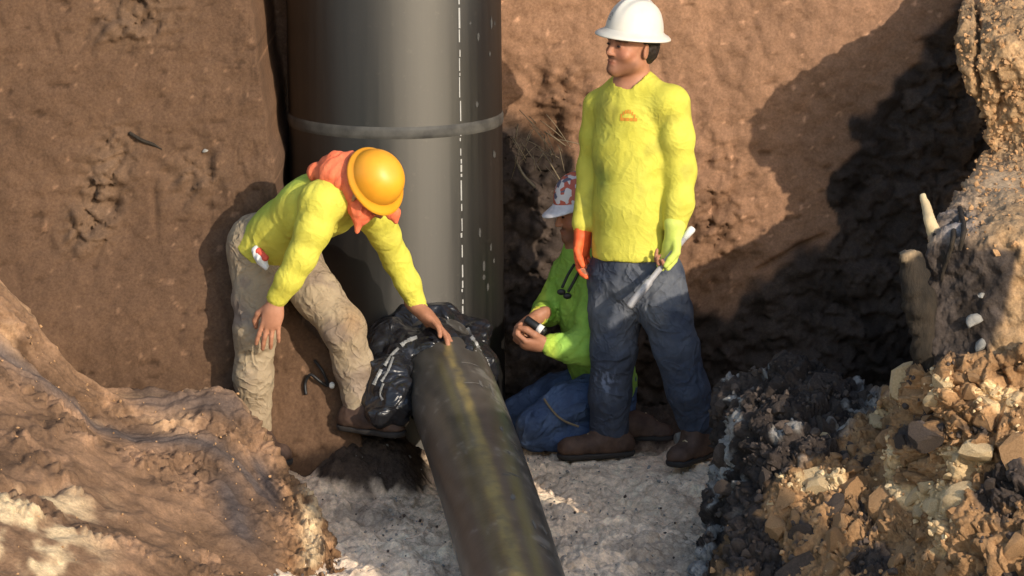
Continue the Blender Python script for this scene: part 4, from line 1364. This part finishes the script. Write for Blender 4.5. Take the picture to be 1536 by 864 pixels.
# the rod in his hand
t = thing('metal_rod', tuple(at(1000, 394, -0.30)), 'pale grey metal rod with a thicker end held by the standing person', 'tool')
a, b = at(943, 461, -0.36), at(1036, 346, -0.26)
m_ = a + (b - a) * 0.33
V, F = tube([a, a + (b - a) * 0.02, m_, m_ + (b - a) * 0.02, b], [0.012, 0.0165, 0.016, 0.0115, 0.011], 16)
part('shaft', V, F, M['rod'], t)
e = b + (b - a) * 0.02
V, F = tube([b - (b - a) * 0.10, b, e, e + (b - a) * 0.02], [0.012, 0.015, 0.015, 0.011], 12)
part('end_cap', V, F, M['white'], t)


# ---- bending man
def bending_man():
    base = at(450, 660, -0.45)
    t = thing('person', tuple(base), 'person bending over the pipe joint in an orange hard hat, yellow shirt and khaki trousers', 'person')
    fb = unit([0.75, -0.65, 0]); rt = unit([-0.65, -0.75, 0])
    pel = at(402, 378, -0.36)
    chest = at(492, 305, -0.55)
    neck = at(525, 283, -0.62)
    hc = at(556, 285, -0.70)
    up = unit([0.50, -0.72, 0.42]); fw = unit([0.50, -0.10, -0.85])
    sp = unit(chest - pel)                       # along the back
    bk = unit(np.cross(sp, rt));  bk = bk if bk[2] > 0 else -bk
    sh_r, el_r, wr_r = at(482, 303, -0.70), at(452, 385, -0.72), at(415, 448, -0.68)
    sh_l, el_l, wr_l = at(562, 322, -0.44), at(594, 388, -0.33), at(626, 458, -0.31)
    hip_r, kn_r, an_r = at(388, 395, -0.36), at(383, 500, -0.52), at(384, 652, -0.46)
    hip_l, kn_l, an_l = at(440, 395, -0.35), at(515, 492, -0.50), at(541, 612, -0.47)
    f = Field(0.0055)
    L, A = add_head(f, hc, fw, up, neck, 0.98)
    f.cone(chest, pel, 0.12, 0.12, 0.04, (bk, 0.75))
    f.cone(neck, chest, 0.06, 0.10, 0.04)
    for a, b, c in ((sh_r, el_r, wr_r), (sh_l, el_l, wr_l)):
        f.chain([(chest, 0.07), (a, 0.034), (b, 0.034), (c, 0.029)], 0.03)
    for a, b, c in ((hip_r, kn_r, an_r), (hip_l, kn_l, an_l)):
        f.chain([(a, 0.075), (b, 0.055), (c, 0.042)], 0.03)
    add_hand(f, wr_r + np.array([-0.004, -0.004, -0.015]), [-0.22, -0.10, -0.95], [0.15, 0.95, -0.1], -1, (0.12, 0.25, 0.2), 1.0, 1.1, 0.9, 0.10)
    add_hand(f, wr_l + np.array([0.006, -0.006, -0.014]), [0.66, -0.42, -0.50], [-0.25, -0.40, -0.88], 1, (0.10, 0.25, 0.25), 1.12, 1.2, 0.9, 0.16)
    V, F = f.build()
    part('body', V, F, M['skin'], t, True, skin_tint(V, L, A, 0.98))
    eyes(t, L, A)
    (sv, sf), (bv, bf) = dome(at(566, 266, -0.74) - up * 0.008, fw, up, (0.101, 0.112), 0.108, 0.014, 0.020, 0.010, False)
    h = part('hard_hat', sv, sf, M['orange_hat'], t)
    part('brim', bv, bf, M['orange_hat'], h)
    # orange cloth hanging from the hat over neck and shoulders
    f = Field(0.006)
    f.chain([(at(532, 240, -0.66), 0.035), (at(505, 248, -0.66), 0.045), (at(472, 258, -0.62), 0.032)], 0.03)
    f.chain([(at(542, 285, -0.66), 0.05), (at(522, 268, -0.68), 0.060), (at(500, 264, -0.68), 0.05)], 0.04)
    f.chain([(at(535, 292, -0.70), 0.050), (at(541, 318, -0.71), 0.036), (at(537, 346, -0.71), 0.010)], 0.03)
    f.chain([(at(560, 306, -0.68), 0.045), (at(548, 322, -0.69), 0.025)], 0.03)
    f.chain([(at(578, 308, -0.68), 0.028), (at(589, 318, -0.69), 0.022), (at(593, 332, -0.69), 0.008)], 0.02)
    V, F = f.build(sumf(folds(16, [0.4, 0, 1], 0.010, 3), folds(28, [0.2, 0, 1], 0.005, 8)))
    part('neck_shade', V, F, M['orange_cloth'], t)
    # shirt
    f = Field(0.0065)
    flat = (bk, 0.78)
    f.chain([(pel + sp * -0.03 + bk * 0.01, 0.150), (at(430, 345, -0.42), 0.150), (at(470, 312, -0.52), 0.156), (chest + sp * 0.01, 0.140)], 0.03, flat)
    f.cone(neck, chest, 0.075, 0.12, 0.04)
    f.chain([(neck, 0.08), (sh_r, 0.076), (at(470, 345, -0.72), 0.064), (el_r, 0.055), (at(434, 418, -0.71), 0.047), (wr_r + np.array([0.004, 0, 0.008]), 0.043)], 0.035)
    f.chain([(neck, 0.08), (sh_l, 0.072), (at(577, 352, -0.39), 0.056), (el_l, 0.052), (at(612, 425, -0.32), 0.045), (wr_l + np.array([-0.004, 0, 0.008]), 0.037)], 0.03)
    f.half(at(378, 372, -0.4), unit(-sp + np.array([-0.05, 0, -0.45])))
    V, F = f.build(sumf(folds(7, np.array([0.5, -0.2, 0.9]), 0.004, 1), folds(13, np.array([-0.5, 0.1, 0.8]), 0.003, 4)))
    c = stain(V, 6, 5.0, 0.12)
    px, py = pix(V)
    # greener cast of grazing light on the back, painted into the jersey
    back = sstep(0.35, 0.75, ((V - pel) @ bk) / 0.15 + 0.15 * fbm(V * 5, 2))[:, None] * (px < 500)[:, None]
    c = c * (1 - back * np.array([0.28, 0.03, 0.0]))
    s = part('shirt', V, F, M['yellow'], t, True, np.clip(c, 0.2, 1.2))
    cuffs(t, s, ((el_r, wr_r), (el_l, wr_l)), 'yellow', 0.035)
    # trousers
    f = Field(0.0065)
    f.cone(at(388, 368, -0.36), at(398, 392, -0.36), 0.125, 0.130, 0.04)
    f.cone(at(425, 372, -0.34), at(436, 392, -0.33), 0.115, 0.11, 0.04)
    f.chain([(hip_r, 0.108), (at(385, 450, -0.45), 0.086), (kn_r, 0.077), (at(380, 565, -0.50), 0.070), (an_r, 0.060)], 0.04)
    f.chain([(hip_l, 0.108), (at(478, 445, -0.43), 0.086), (kn_l, 0.079), (at(531, 550, -0.47), 0.070), (an_l, 0.062)], 0.04)
    V, F = f.build(sumf(folds(9, [1, 0.1, 0.6], 0.007, 6), folds(16, [1, 0.1, -0.5], 0.004, 2)))
    c = stain(V, 5, 8.0, 0.3)
    px, py = pix(V)
    knee = np.exp(-(((px - 530) / 20) ** 2 + ((py - 480) / 25) ** 2))[:, None]
    c = c * (1 - knee * np.array([0.05, 0.18, 0.3]))
    part('trousers', V, F, M['khaki'], t, True, np.clip(c, 0.2, 1.2))
    boot(t, an_l + np.array([-0.05, 0.01, -0.085]), an_l + np.array([0.17, -0.12, -0.09]), an_l + np.array([0, 0, 0]))
    boot(t, an_r + np.array([-0.04, 0.03, -0.085]), an_r + np.array([0.13, -0.16, -0.09]), an_r + np.array([0, 0, 0]))
    # rag in the back pocket
    r = thing('pocket_rag', tuple(at(393, 388, -0.58)), 'small red and white rag hanging from the khaki trouser pocket', 'rag')
    f = Field(0.005)
    f.chain([(at(384, 376, -0.53), 0.018), (at(392, 388, -0.55), 0.020), (at(399, 400, -0.56), 0.012)], 0.01)
    V, F = f.build(folds(30, [0, 0, 1], 0.008))
    part('cloth', V, F, M['white'], r)
    f = Field(0.005)
    f.chain([(at(388, 377, -0.545), 0.014), (at(398, 387, -0.565), 0.014)], 0.01)
    V, F = f.build(folds(30, [1, 0, 1], 0.006))
    part('red_fold', V, F, M['red'], r)


bending_man()


# ---- kneeling man
def kneeling_man():
    base = at(870, 660, 0.2)
    t = thing('person', tuple(base), 'person kneeling behind the standing worker in a lime green shirt, blue jeans and patterned cap', 'person')
    fb = unit([-0.93, -0.37, 0])
    pel = at(908, 572, 0.24)
    chest = at(882, 440, 0.22)
    neck = at(872, 378, 0.20)
    hc = at(871, 316, 0.18)
    fw = unit([-0.95, -0.30, -0.18]); up = unit([-0.10, 0, 1])
    sh_l, el_l, wr_l = at(900, 425, 0.10), at(878, 522, 0.02), at(826, 517, 0.00)
    sh_r, el_r, wr_r = at(852, 415, 0.28), at(822, 465, 0.26), at(808, 474, 0.12)
    hip_l, kn_l, an_l = at(905, 600, 0.14), at(790, 645, 0.06), at(925, 648, 0.10)
    hip_r, kn_r, an_r = at(890, 590, 0.32), at(772, 625, 0.30), at(935, 640, 0.34)
    f = Field(0.0055)
    L, A = add_head(f, hc, fw, up, neck, 0.98)
    f.cone(chest, pel, 0.12, 0.12, 0.04, (fb, 0.75))
    f.cone(neck, chest, 0.06, 0.10, 0.04)
    for a, b, c in ((sh_r, el_r, wr_r), (sh_l, el_l, wr_l)):
        f.chain([(chest, 0.07), (a, 0.034), (b, 0.034), (c, 0.029)], 0.03)
    for a, b, c in ((hip_r, kn_r, an_r), (hip_l, kn_l, an_l)):
        f.chain([(a + ZUP * 0.02, 0.06), (b + ZUP * 0.03, 0.036), (c + ZUP * 0.02, 0.034)], 0.02)
    add_hand(f, wr_l + np.array([-0.012, 0, 0]), [-1, -0.15, 0.05], [0.0, 0.55, 0.8], -1, (0.8, 1.0, 0.7), 1.05, 1.15, 0.3)
    add_hand(f, wr_r + np.array([-0.006, -0.01, -0.006]), [-0.75, -0.35, -0.42], [0.35, -0.6, -0.6], 1, (0.8, 1.0, 0.7), 1.05, 1.15, 0.3)
    V, F = f.build()
    part('body', V, F, M['skin'], t, True, skin_tint(V, L, A, 0.98))
    eyes(t, L, A)
    # cap with a printed red and white pattern
    m, nt, bs, ln = mat_base('patterned_cap')
    tc = nt.nodes.new('ShaderNodeTexCoord').outputs['Object']
    v = nt.nodes.new('ShaderNodeTexVoronoi'); v.inputs['Scale'].default_value = 48
    ln.new(tc, v.inputs['Vector'])
    sx = nt.nodes.new('ShaderNodeSeparateColor'); ln.new(v.outputs['Color'], sx.inputs[0])
    rp = ramp(nt, sx.outputs[0], [(0.0, (0.48, 0.10, 0.06)), (0.30, (0.62, 0.58, 0.57)), (0.72, (0.50, 0.13, 0.08)), (0.86, (0.12, 0.12, 0.17))])
    rp.color_ramp.interpolation = 'CONSTANT'
    ln.new(rp.outputs['Color'], bs.inputs['Base Color'])
    bs.inputs['Roughness'].default_value = 0.6
    (sv, sf), (bv, bf) = dome(L(0, -0.006, 0.040), fw, unit(up + 0.05 * fw), (0.092, 0.108), 0.120, 0.005, 0.050, 0.008, False)
    h = part('cap', sv, sf, m, t)
    part('visor', bv, bf, plain('visor_cloth', (0.62, 0.60, 0.62), 0.7), h)
    # shirt
    f = Field(0.0065)
    f.chain([(pel, 0.155), (at(896, 520, 0.23), 0.158), (at(886, 460, 0.22), 0.158), (chest + np.array([0, 0, 0.03]), 0.145)], 0.03, (fb, 0.78))
    f.cone(neck + np.array([0, 0, -0.015]), chest, 0.065, 0.12, 0.04)
    f.chain([(neck, 0.06), (sh_l, 0.074), (at(892, 475, 0.05), 0.068), (el_l, 0.064), (at(850, 521, 0.01), 0.054), (wr_l, 0.042)], 0.03)
    f.chain([(neck, 0.06), (sh_r, 0.068), (at(836, 445, 0.28), 0.060), (el_r, 0.056), (wr_r + np.array([0.01, 0.02, 0.0]), 0.040)], 0.03)
    f.half(at(870, 586, 0.2), unit([-0.1, 0, -1]))
    V, F = f.build(sumf(folds(10, [0.6, 0, 0.6], 0.010, 1), folds(18, [1, 0, 0.1], 0.005, 4)))
    px, py = pix(V)
    c = stain(V, 6, 2.0, 0.15)
    cuff = (np.exp(-(((px - 826) / 9) ** 2)) * (py > 495) + np.exp(-(((px - 812) / 7) ** 2)) * (py < 492))[:, None]
    c = c * (1 + cuff * np.array([0.75, 0.25, 0.0]))
    s = part('shirt', V, F, M['lime'], t, True, np.clip(c, 0.2, 1.6))
    cuffs(t, s, ((el_l, wr_l), (el_r, wr_r)), 'yellow', 0.035)
    # jeans
    f = Field(0.0065)
    f.cone(at(908, 575, 0.24), at(905, 610, 0.23), 0.145, 0.15, 0.04, (fb, 0.85))
    f.chain([(at(900, 592, 0.13), 0.10), (at(848, 606, 0.06), 0.080), (at(800, 636, 0.02), 0.066), (at(797, 650, 0.03), 0.058)], 0.016)
    f.chain([(at(800, 655, 0.04), 0.056), (at(860, 655, 0.06), 0.062), (an_l + np.array([-0.03, 0.02, 0]), 0.058)], 0.014)
    f.chain([(at(890, 582, 0.33), 0.10), (at(832, 590, 0.33), 0.080), (at(778, 618, 0.31), 0.066), (at(776, 640, 0.32), 0.056), (an_r, 0.056)], 0.016)
    V, F = f.build(sumf(folds(11, [0.3, 0, 1], 0.010, 2), folds(18, [1, 0.1, 0.4], 0.006, 6)))
    c = np.ones((len(V), 3)) * np.array([1.3, 1.7, 2.2])
    part('jeans', V, F, M['denim'], t, True, c * (1 + 0.25 * fbm(V * 8, 3)[:, None]))
    boot(t, at(930, 655, 0.16), at(1010, 668, 0.12), an_l + np.array([0.03, 0.02, 0.02]))
    # pale line across the thigh, laid on as a thin tube
    P = [at(816, 598, -0.01), at(828, 615, -0.035), at(844, 630, -0.035), at(868, 640, -0.02)]
    V, F = tube(spline(np.array(P), 16), 0.0045, 6)
    part('pale_line', V, F, M['straw'], t)
    # sunglasses hanging on the shirt front by their strap
    r = thing('sunglasses', tuple(at(848, 430, 0.10)), 'black sunglasses hanging by a strap on the lime green shirt', 'sunglasses')
    P = [at(862, 396, 0.10), at(852, 412, 0.09), at(843, 432, 0.085)]
    V, F = tube(spline(np.array(P), 12), 0.006, 8)
    part('strap', V, F, M['black'], r)
    P = [at(868, 408, 0.07), at(860, 424, 0.07), at(852, 438, 0.07)]
    V, F = tube(spline(np.array(P), 12), 0.006, 8)
    part('strap', V, F, M['black'], r)
    for q, (x, y) in enumerate(((842, 438), (851, 444))):
        sv, sf = ico(2)
        part('lens', at(x, y, 0.072) + sv * np.array([0.018, 0.007, 0.013]), sf, M['black'], r)
    # little dark bottle with a white band between his hands
    r = thing('bottle', tuple(at(806, 490, 0.02)), 'small dark bottle with a white band held between the hands of the kneeling person', 'bottle')
    a, b = at(788, 478, 0.0), at(818, 499, -0.02)
    V, F = tube([a, a + (b - a) * 0.05, b - (b - a) * 0.05, b], [0.012, 0.017, 0.017, 0.012], 14)
    part('barrel', V, F, M['black'], r)
    V, F = tube([a + (b - a) * 0.62, a + (b - a) * 0.85], [0.0185, 0.0185], 14)
    part('band', V, F, M['white'], r)


kneeling_man()


# ------------------------------------------------------------------ roots, wire, stones, clods
def root(name, pts, radii, label, mat, n=14, amp=0.2):
    P = spline(np.array([at(*p) for p in pts]), 28)
    R = np.interp(np.linspace(0, 1, 28), np.linspace(0, 1, len(radii)), radii)
    V, F = tube(P, list(R), n)
    V = V + (fbm(V * 22, 3) * amp)[:, None] * 0.02 * np.array([1, 1, 0.3])
    o = np.array(P[0])
    tt = np.clip(np.repeat(np.linspace(0, 1, 28), n) + 0.06 * fbm(V * 30, 2), 0, 1)
    tint = 1 + (sstep(0.86, 0.93, tt) * (7.0 if amp > 0.5 else 0))[:, None] * np.array([1, .95, .8])
    me = make_mesh(name, V - o, F, True, [mat], tint)
    return tag(link(name, me, None, tuple(o)), label, 'root')


root('broken_root', [(1384, 292, -1.70), (1390, 312, -1.74), (1396, 335, -1.80), (1404, 358, -1.80)], [0.010, 0.017, 0.022, 0.030], 'short pale broken root stub poking up from the right-hand bank', M['root_pale'])
root('broken_root', [(1390, 560, -1.90), (1385, 500, -1.92), (1379, 450, -1.94), (1369, 405, -1.94), (1362, 376, -1.94)], [0.043, 0.048, 0.056, 0.048, 0.030], 'thick dark root stump standing at the edge of the right-hand bank', M['root'], amp=0.9)
for p, lb in (([(1402, 352, -1.83), (1412, 372, -1.90), (1418, 392, -1.93), (1412, 420, -1.92)], 'thin dark root curling down just below the pale root stub'),
              ([(1424, 322, -1.5), (1430, 350, -1.92), (1424, 380, -1.95), (1416, 402, -1.93)], 'thin dark root in the middle of the grey cleft in the bank'),
              ([(1440, 312, -1.5), (1446, 345, -1.93), (1440, 376, -1.97)], 'thin dark root nearest the lit soil at the grey cleft')):
    root('thin_root', p, [0.010, 0.010, 0.006], lb, M['root'], 8)['group'] = 'thin roots in the bank'

V, F = tube(spline(np.array([on_wall(194, 199, .006), on_wall(212, 210, .010), on_wall(228, 216, .010), on_wall(243, 224, .002)]), 14), [0.007] * 10 + [0.005, 0.004, 0.003, 0.002], 7)
o = on_wall(215, 211)
tag(link('thin_root', make_mesh('thin_root', V - o, F, True, [M['root']], np.ones((len(V), 3))), None, tuple(o)), 'short dark root lying in the lit brown wall left of the tall pipe', 'root')
rr = random.Random(21)
pieces = []
for i in range(30):                                           # dry fibres hanging in the hollow beside the pipe
    x, y = rr.gauss(800, 22), rr.gauss(205, 16)
    dx, dy = rr.gauss(6, 22), rr.uniform(8, 55)
    Y0 = 0.60
    P = [at(x, y, Y0), at(x + dx * .4, y + dy * .35, Y0 - rr.uniform(.02, .08)), at(x + dx, y + dy, Y0 - rr.uniform(0, .06))]
    pieces.append(tube(spline(np.array(P), 7), rr.choice([0.0015, 0.002, 0.003]), 4))
P = [at(772, 236, .60), at(785, 262, .54), at(803, 281, .52)]
pieces.append(tube(spline(np.array(P), 8), 0.006, 5))
V, F = join(pieces)
o = at(795, 215, 0.74)
tag(link('root_tuft', make_mesh('root_tuft', V - o, F, True, [M['straw']]), None, tuple(o)), 'tangle of dry straw-coloured roots hanging out of the earth wall beside the tall pipe', 'roots')

t = thing('bent_wire', tuple(on_wall(480, 570)), 'bent black wire loop lying against the brown earth between the legs of the bending worker', 'wire')
P = [on_wall(459, 592), on_wall(458, 574), on_wall(466, 562, .03), on_wall(480, 572, .03), on_wall(492, 578), on_wall(484, 557, .03), on_wall(472, 541)]
V, F = tube(spline(np.array(P), 40), 0.006, 8)
part('loop', V, F, M['black'], t)
sv, sf = ico(2)
part('white_end', on_wall(498, 578, 0.01) + sv * np.array([0.012, 0.010, 0.014]), sf, M['white'], t)


def rock_mesh(seed, flat=1.0, sub=2, ang=0.5):
    """angular lump: a ball cut by random planes and roughened"""
    g = np.random.default_rng(seed)
    V, F = ico(sub)
    V = V * np.array([1, g.uniform(.7, 1.0), g.uniform(.55, .85) * flat]) + 0.10 * g.normal(size=3)
    for k in range(9):
        n = unit(g.normal(size=3)); h = g.uniform(0.30, 0.62)
        d = V @ n - h
        V = V - np.outer(np.maximum(d, 0), n)
    q = V * 1.7 + seed * 3.1
    V = V * (1 + 0.08 * fbm(q, 2))[:, None] + 0.045 * np.stack([fbm(q * 2.6 + 5, 3), fbm(q * 2.6 + 19, 3), fbm(q * 2.6 + 33, 3)], -1)
    V = V * 1.25
    return V, F


sub_smooth = True


def put_rock(name, px, py, Y, size, mat, label, cat, seed, flat=1.0):
    V, F = rock_mesh(seed, flat)
    me = make_mesh(name, V * size, F, sub_smooth, [mat])
    o = link(name, me, None, tuple(at(px, py, Y)))
    o.rotation_euler = (seed * .7 % 1, seed * .37 % 1, seed * 1.3 % 6)
    return tag(o, label, cat)


put_rock('stone', 1457, 481, -2.02, 0.030, M['stone'], 'pale grey stone on the dark soil of the right-hand bank', 'stone', 4)
put_rock('stone', 1466, 521, -2.04, 0.030, M['stone'], 'flat pale stone below the larger grey stone on the right-hand bank', 'stone', 8, 0.35)
put_rock('stone', 1472, 443, -2.01, 0.017, M['stone'], 'small grey stone above the larger stone on the right-hand bank', 'stone', 9, 0.6)
put_rock('stone', 1017, 656, 0.02, 0.032, M['stone'], 'whitish stone on the pit floor beside the boot of the standing person', 'stone', 12)
put_rock('stone', 590, 668, -0.16, 0.040, M['stone'], 'grey lump of stone on the pit floor beside the sloping pipe', 'stone', 14, 0.8)
put_rock('stone', 307, 226, on_wall(307, 226, 0.004)[1], 0.013, M['stone'], 'small white stone set in the brown earth wall left of the tall pipe', 'stone', 17)

# clods lying on the heap: three kinds, shared meshes, every clod an object of its own
clod_meshes = {}
for kind in ('tan', 'cream', 'dark'):
    clod_meshes[kind] = []
    for k in range(7):
        V, F = rock_mesh(30 + k * 7 + len(kind), 1.0, 3 if k < 3 else 2)
        me = make_mesh('earth_clod', V, F, True, [M['clod_' + kind]])
        me.set_sharp_from_angle(angle=math.radians(24))
        clod_meshes[kind].append(me)
hpx, hpy = pix(G_heap)
cand = np.argwhere((hpx > 1085) & (hpx < 1545) & (hpy > 556) & (hpy < 872) & (np.arange(G_heap.shape[0])[:, None] > 110))
zone = heap_zone(G_heap)
rr = random.Random(5)
done = []
tries = 0


def clod_kind(i, j):
    if heap_shade[i, j] > 0.5: return 'dark' if rr.random() < 0.9 else 'cream'  # painted shade of the pit side carried on into the clods
    z = zone[i, j] + rr.gauss(0, 0.22)
    return 'dark' if z < -0.42 else ('cream' if z > 0.38 else 'tan')


while len(done) < 160 and tries < 9000:
    tries += 1
    i, j = cand[rr.randrange(len(cand))]
    p = G_heap[i, j]
    if heap_shade[i, j] > 0.5 and rr.random() < 0.5: continue
    s = min(0.017 + rr.expovariate(1 / 0.024), 0.14)
    if any(np.linalg.norm(p - q[0]) < 0.62 * (s + q[1]) for q in done): continue
    kind = clod_kind(i, j)
    x, y = hpx[i, j], hpy[i, j]
    row = ['on the crest of the heap', 'on the upper heap', 'on the middle heap', 'on the lower heap'][int(np.digitize(y, [625, 700, 780]))]
    col = ['at the pit edge', 'near the pit edge', 'in the middle', 'right of the middle', 'on the outer side'][int(np.digitize(x, [1180, 1270, 1360, 1450]))]
    if sum(q[2] == kind and q[3] == row + ' ' + col for q in done) >= 9: continue
    done.append((p, s, kind, row + ' ' + col))
names = ['largest', 'second largest', 'third largest', 'fourth largest', 'fifth largest', 'sixth largest', 'seventh largest', 'eighth largest', 'ninth largest', 'tenth largest']
words = {'tan': 'tan clod', 'cream': 'pale cream clod', 'dark': 'dark brown clod'}
seen = {}
for p, s, kind, place in sorted(done, key=lambda q: -q[1]):
    k = seen.get((kind, place), 0)
    seen[(kind, place)] = k + 1
    o = link('earth_clod', rr.choice(clod_meshes[kind]), None, tuple(p + np.array([0, 0.2, -0.30]) * s))
    o.scale = (s, s, s)
    o.rotation_euler = (rr.uniform(0, 6.3), rr.uniform(0, 6.3), rr.uniform(0, 6.3))
    tag(o, names[min(k, 9)] + ' ' + words[kind] + ' ' + place, 'clod', 'clods of earth on the soil heap')


def crumbs(name, G, mask, n, smin, smax, mat, seed):
    """crumbs too small to count, scattered as one mesh"""
    g = np.random.default_rng(seed)
    idx = np.argwhere(mask)
    idx = idx[g.integers(0, len(idx), n)]
    base = [rock_mesh(60 + k, 1, 1) for k in range(6)]
    parts = []
    for (i, j) in idx:
        v, f = base[g.integers(0, 6)]
        s = smin * (smax / smin) ** (g.random() ** 2.2)
        q, _ = np.linalg.qr(g.normal(size=(3, 3)))
        p = G[i, j] + g.normal(size=3) * 0.006
        parts.append(((v @ q) * s + p, f))
    V, F = join(parts)
    return tag(link(name, make_mesh(name, V, F, False, [mat])), kind='stuff')


hm = (np.arange(G_heap.shape[0])[:, None] > 108) & (hpx > 1050) & (hpx < 1545) & (hpy < 875) & (hpy > 540)
lit = heap_shade < 0.5
crumbs('tan_crumbs', G_heap, hm & lit & (zone > -0.45) & (zone < 0.5), 450, 0.004, 0.018, M['clod_tan'], 1)
crumbs('cream_crumbs', G_heap, hm & lit & (zone > 0.22), 260, 0.004, 0.018, M['clod_cream'], 2)
crumbs('dark_crumbs', G_heap, hm & ((zone < -0.30) | ~lit), 900, 0.005, 0.026, M['clod_dark'], 3)
bpx, bpy_ = pix(G_bank)
bm_ = (np.arange(G_bank.shape[0])[:, None] > 90) & (bpx > 1440) & (bpx < 1560) & (bpy_ > -20) & (bpy_ < 380)
crumbs('bank_crumbs', G_bank, bm_, 900, 0.004, 0.020, M['clod_tan'], 4)
lpx, lpy = pix(G_left)
lm = (np.arange(G_left.shape[0])[:, None] > 110) & (lpx > -20) & (lpx < 540) & (lpy < 880)
crumbs('clay_crumbs', G_left, lm, 300, 0.003, 0.009, M['clod_tan'], 5)
FX, FY = np.meshgrid(np.linspace(-0.85, 0.9, 160), np.linspace(-2.2, 0.1, 160))
G_floor = np.stack([FX, FY, floor_height(FX, FY)], -1)
crumbs('floor_crumbs', G_floor, FX > -0.9, 420, 0.004, 0.012, M['stone'], 6)
crumbs('floor_dirt', G_floor, FX > -0.9, 260, 0.003, 0.010, M['clod_dark'], 7)
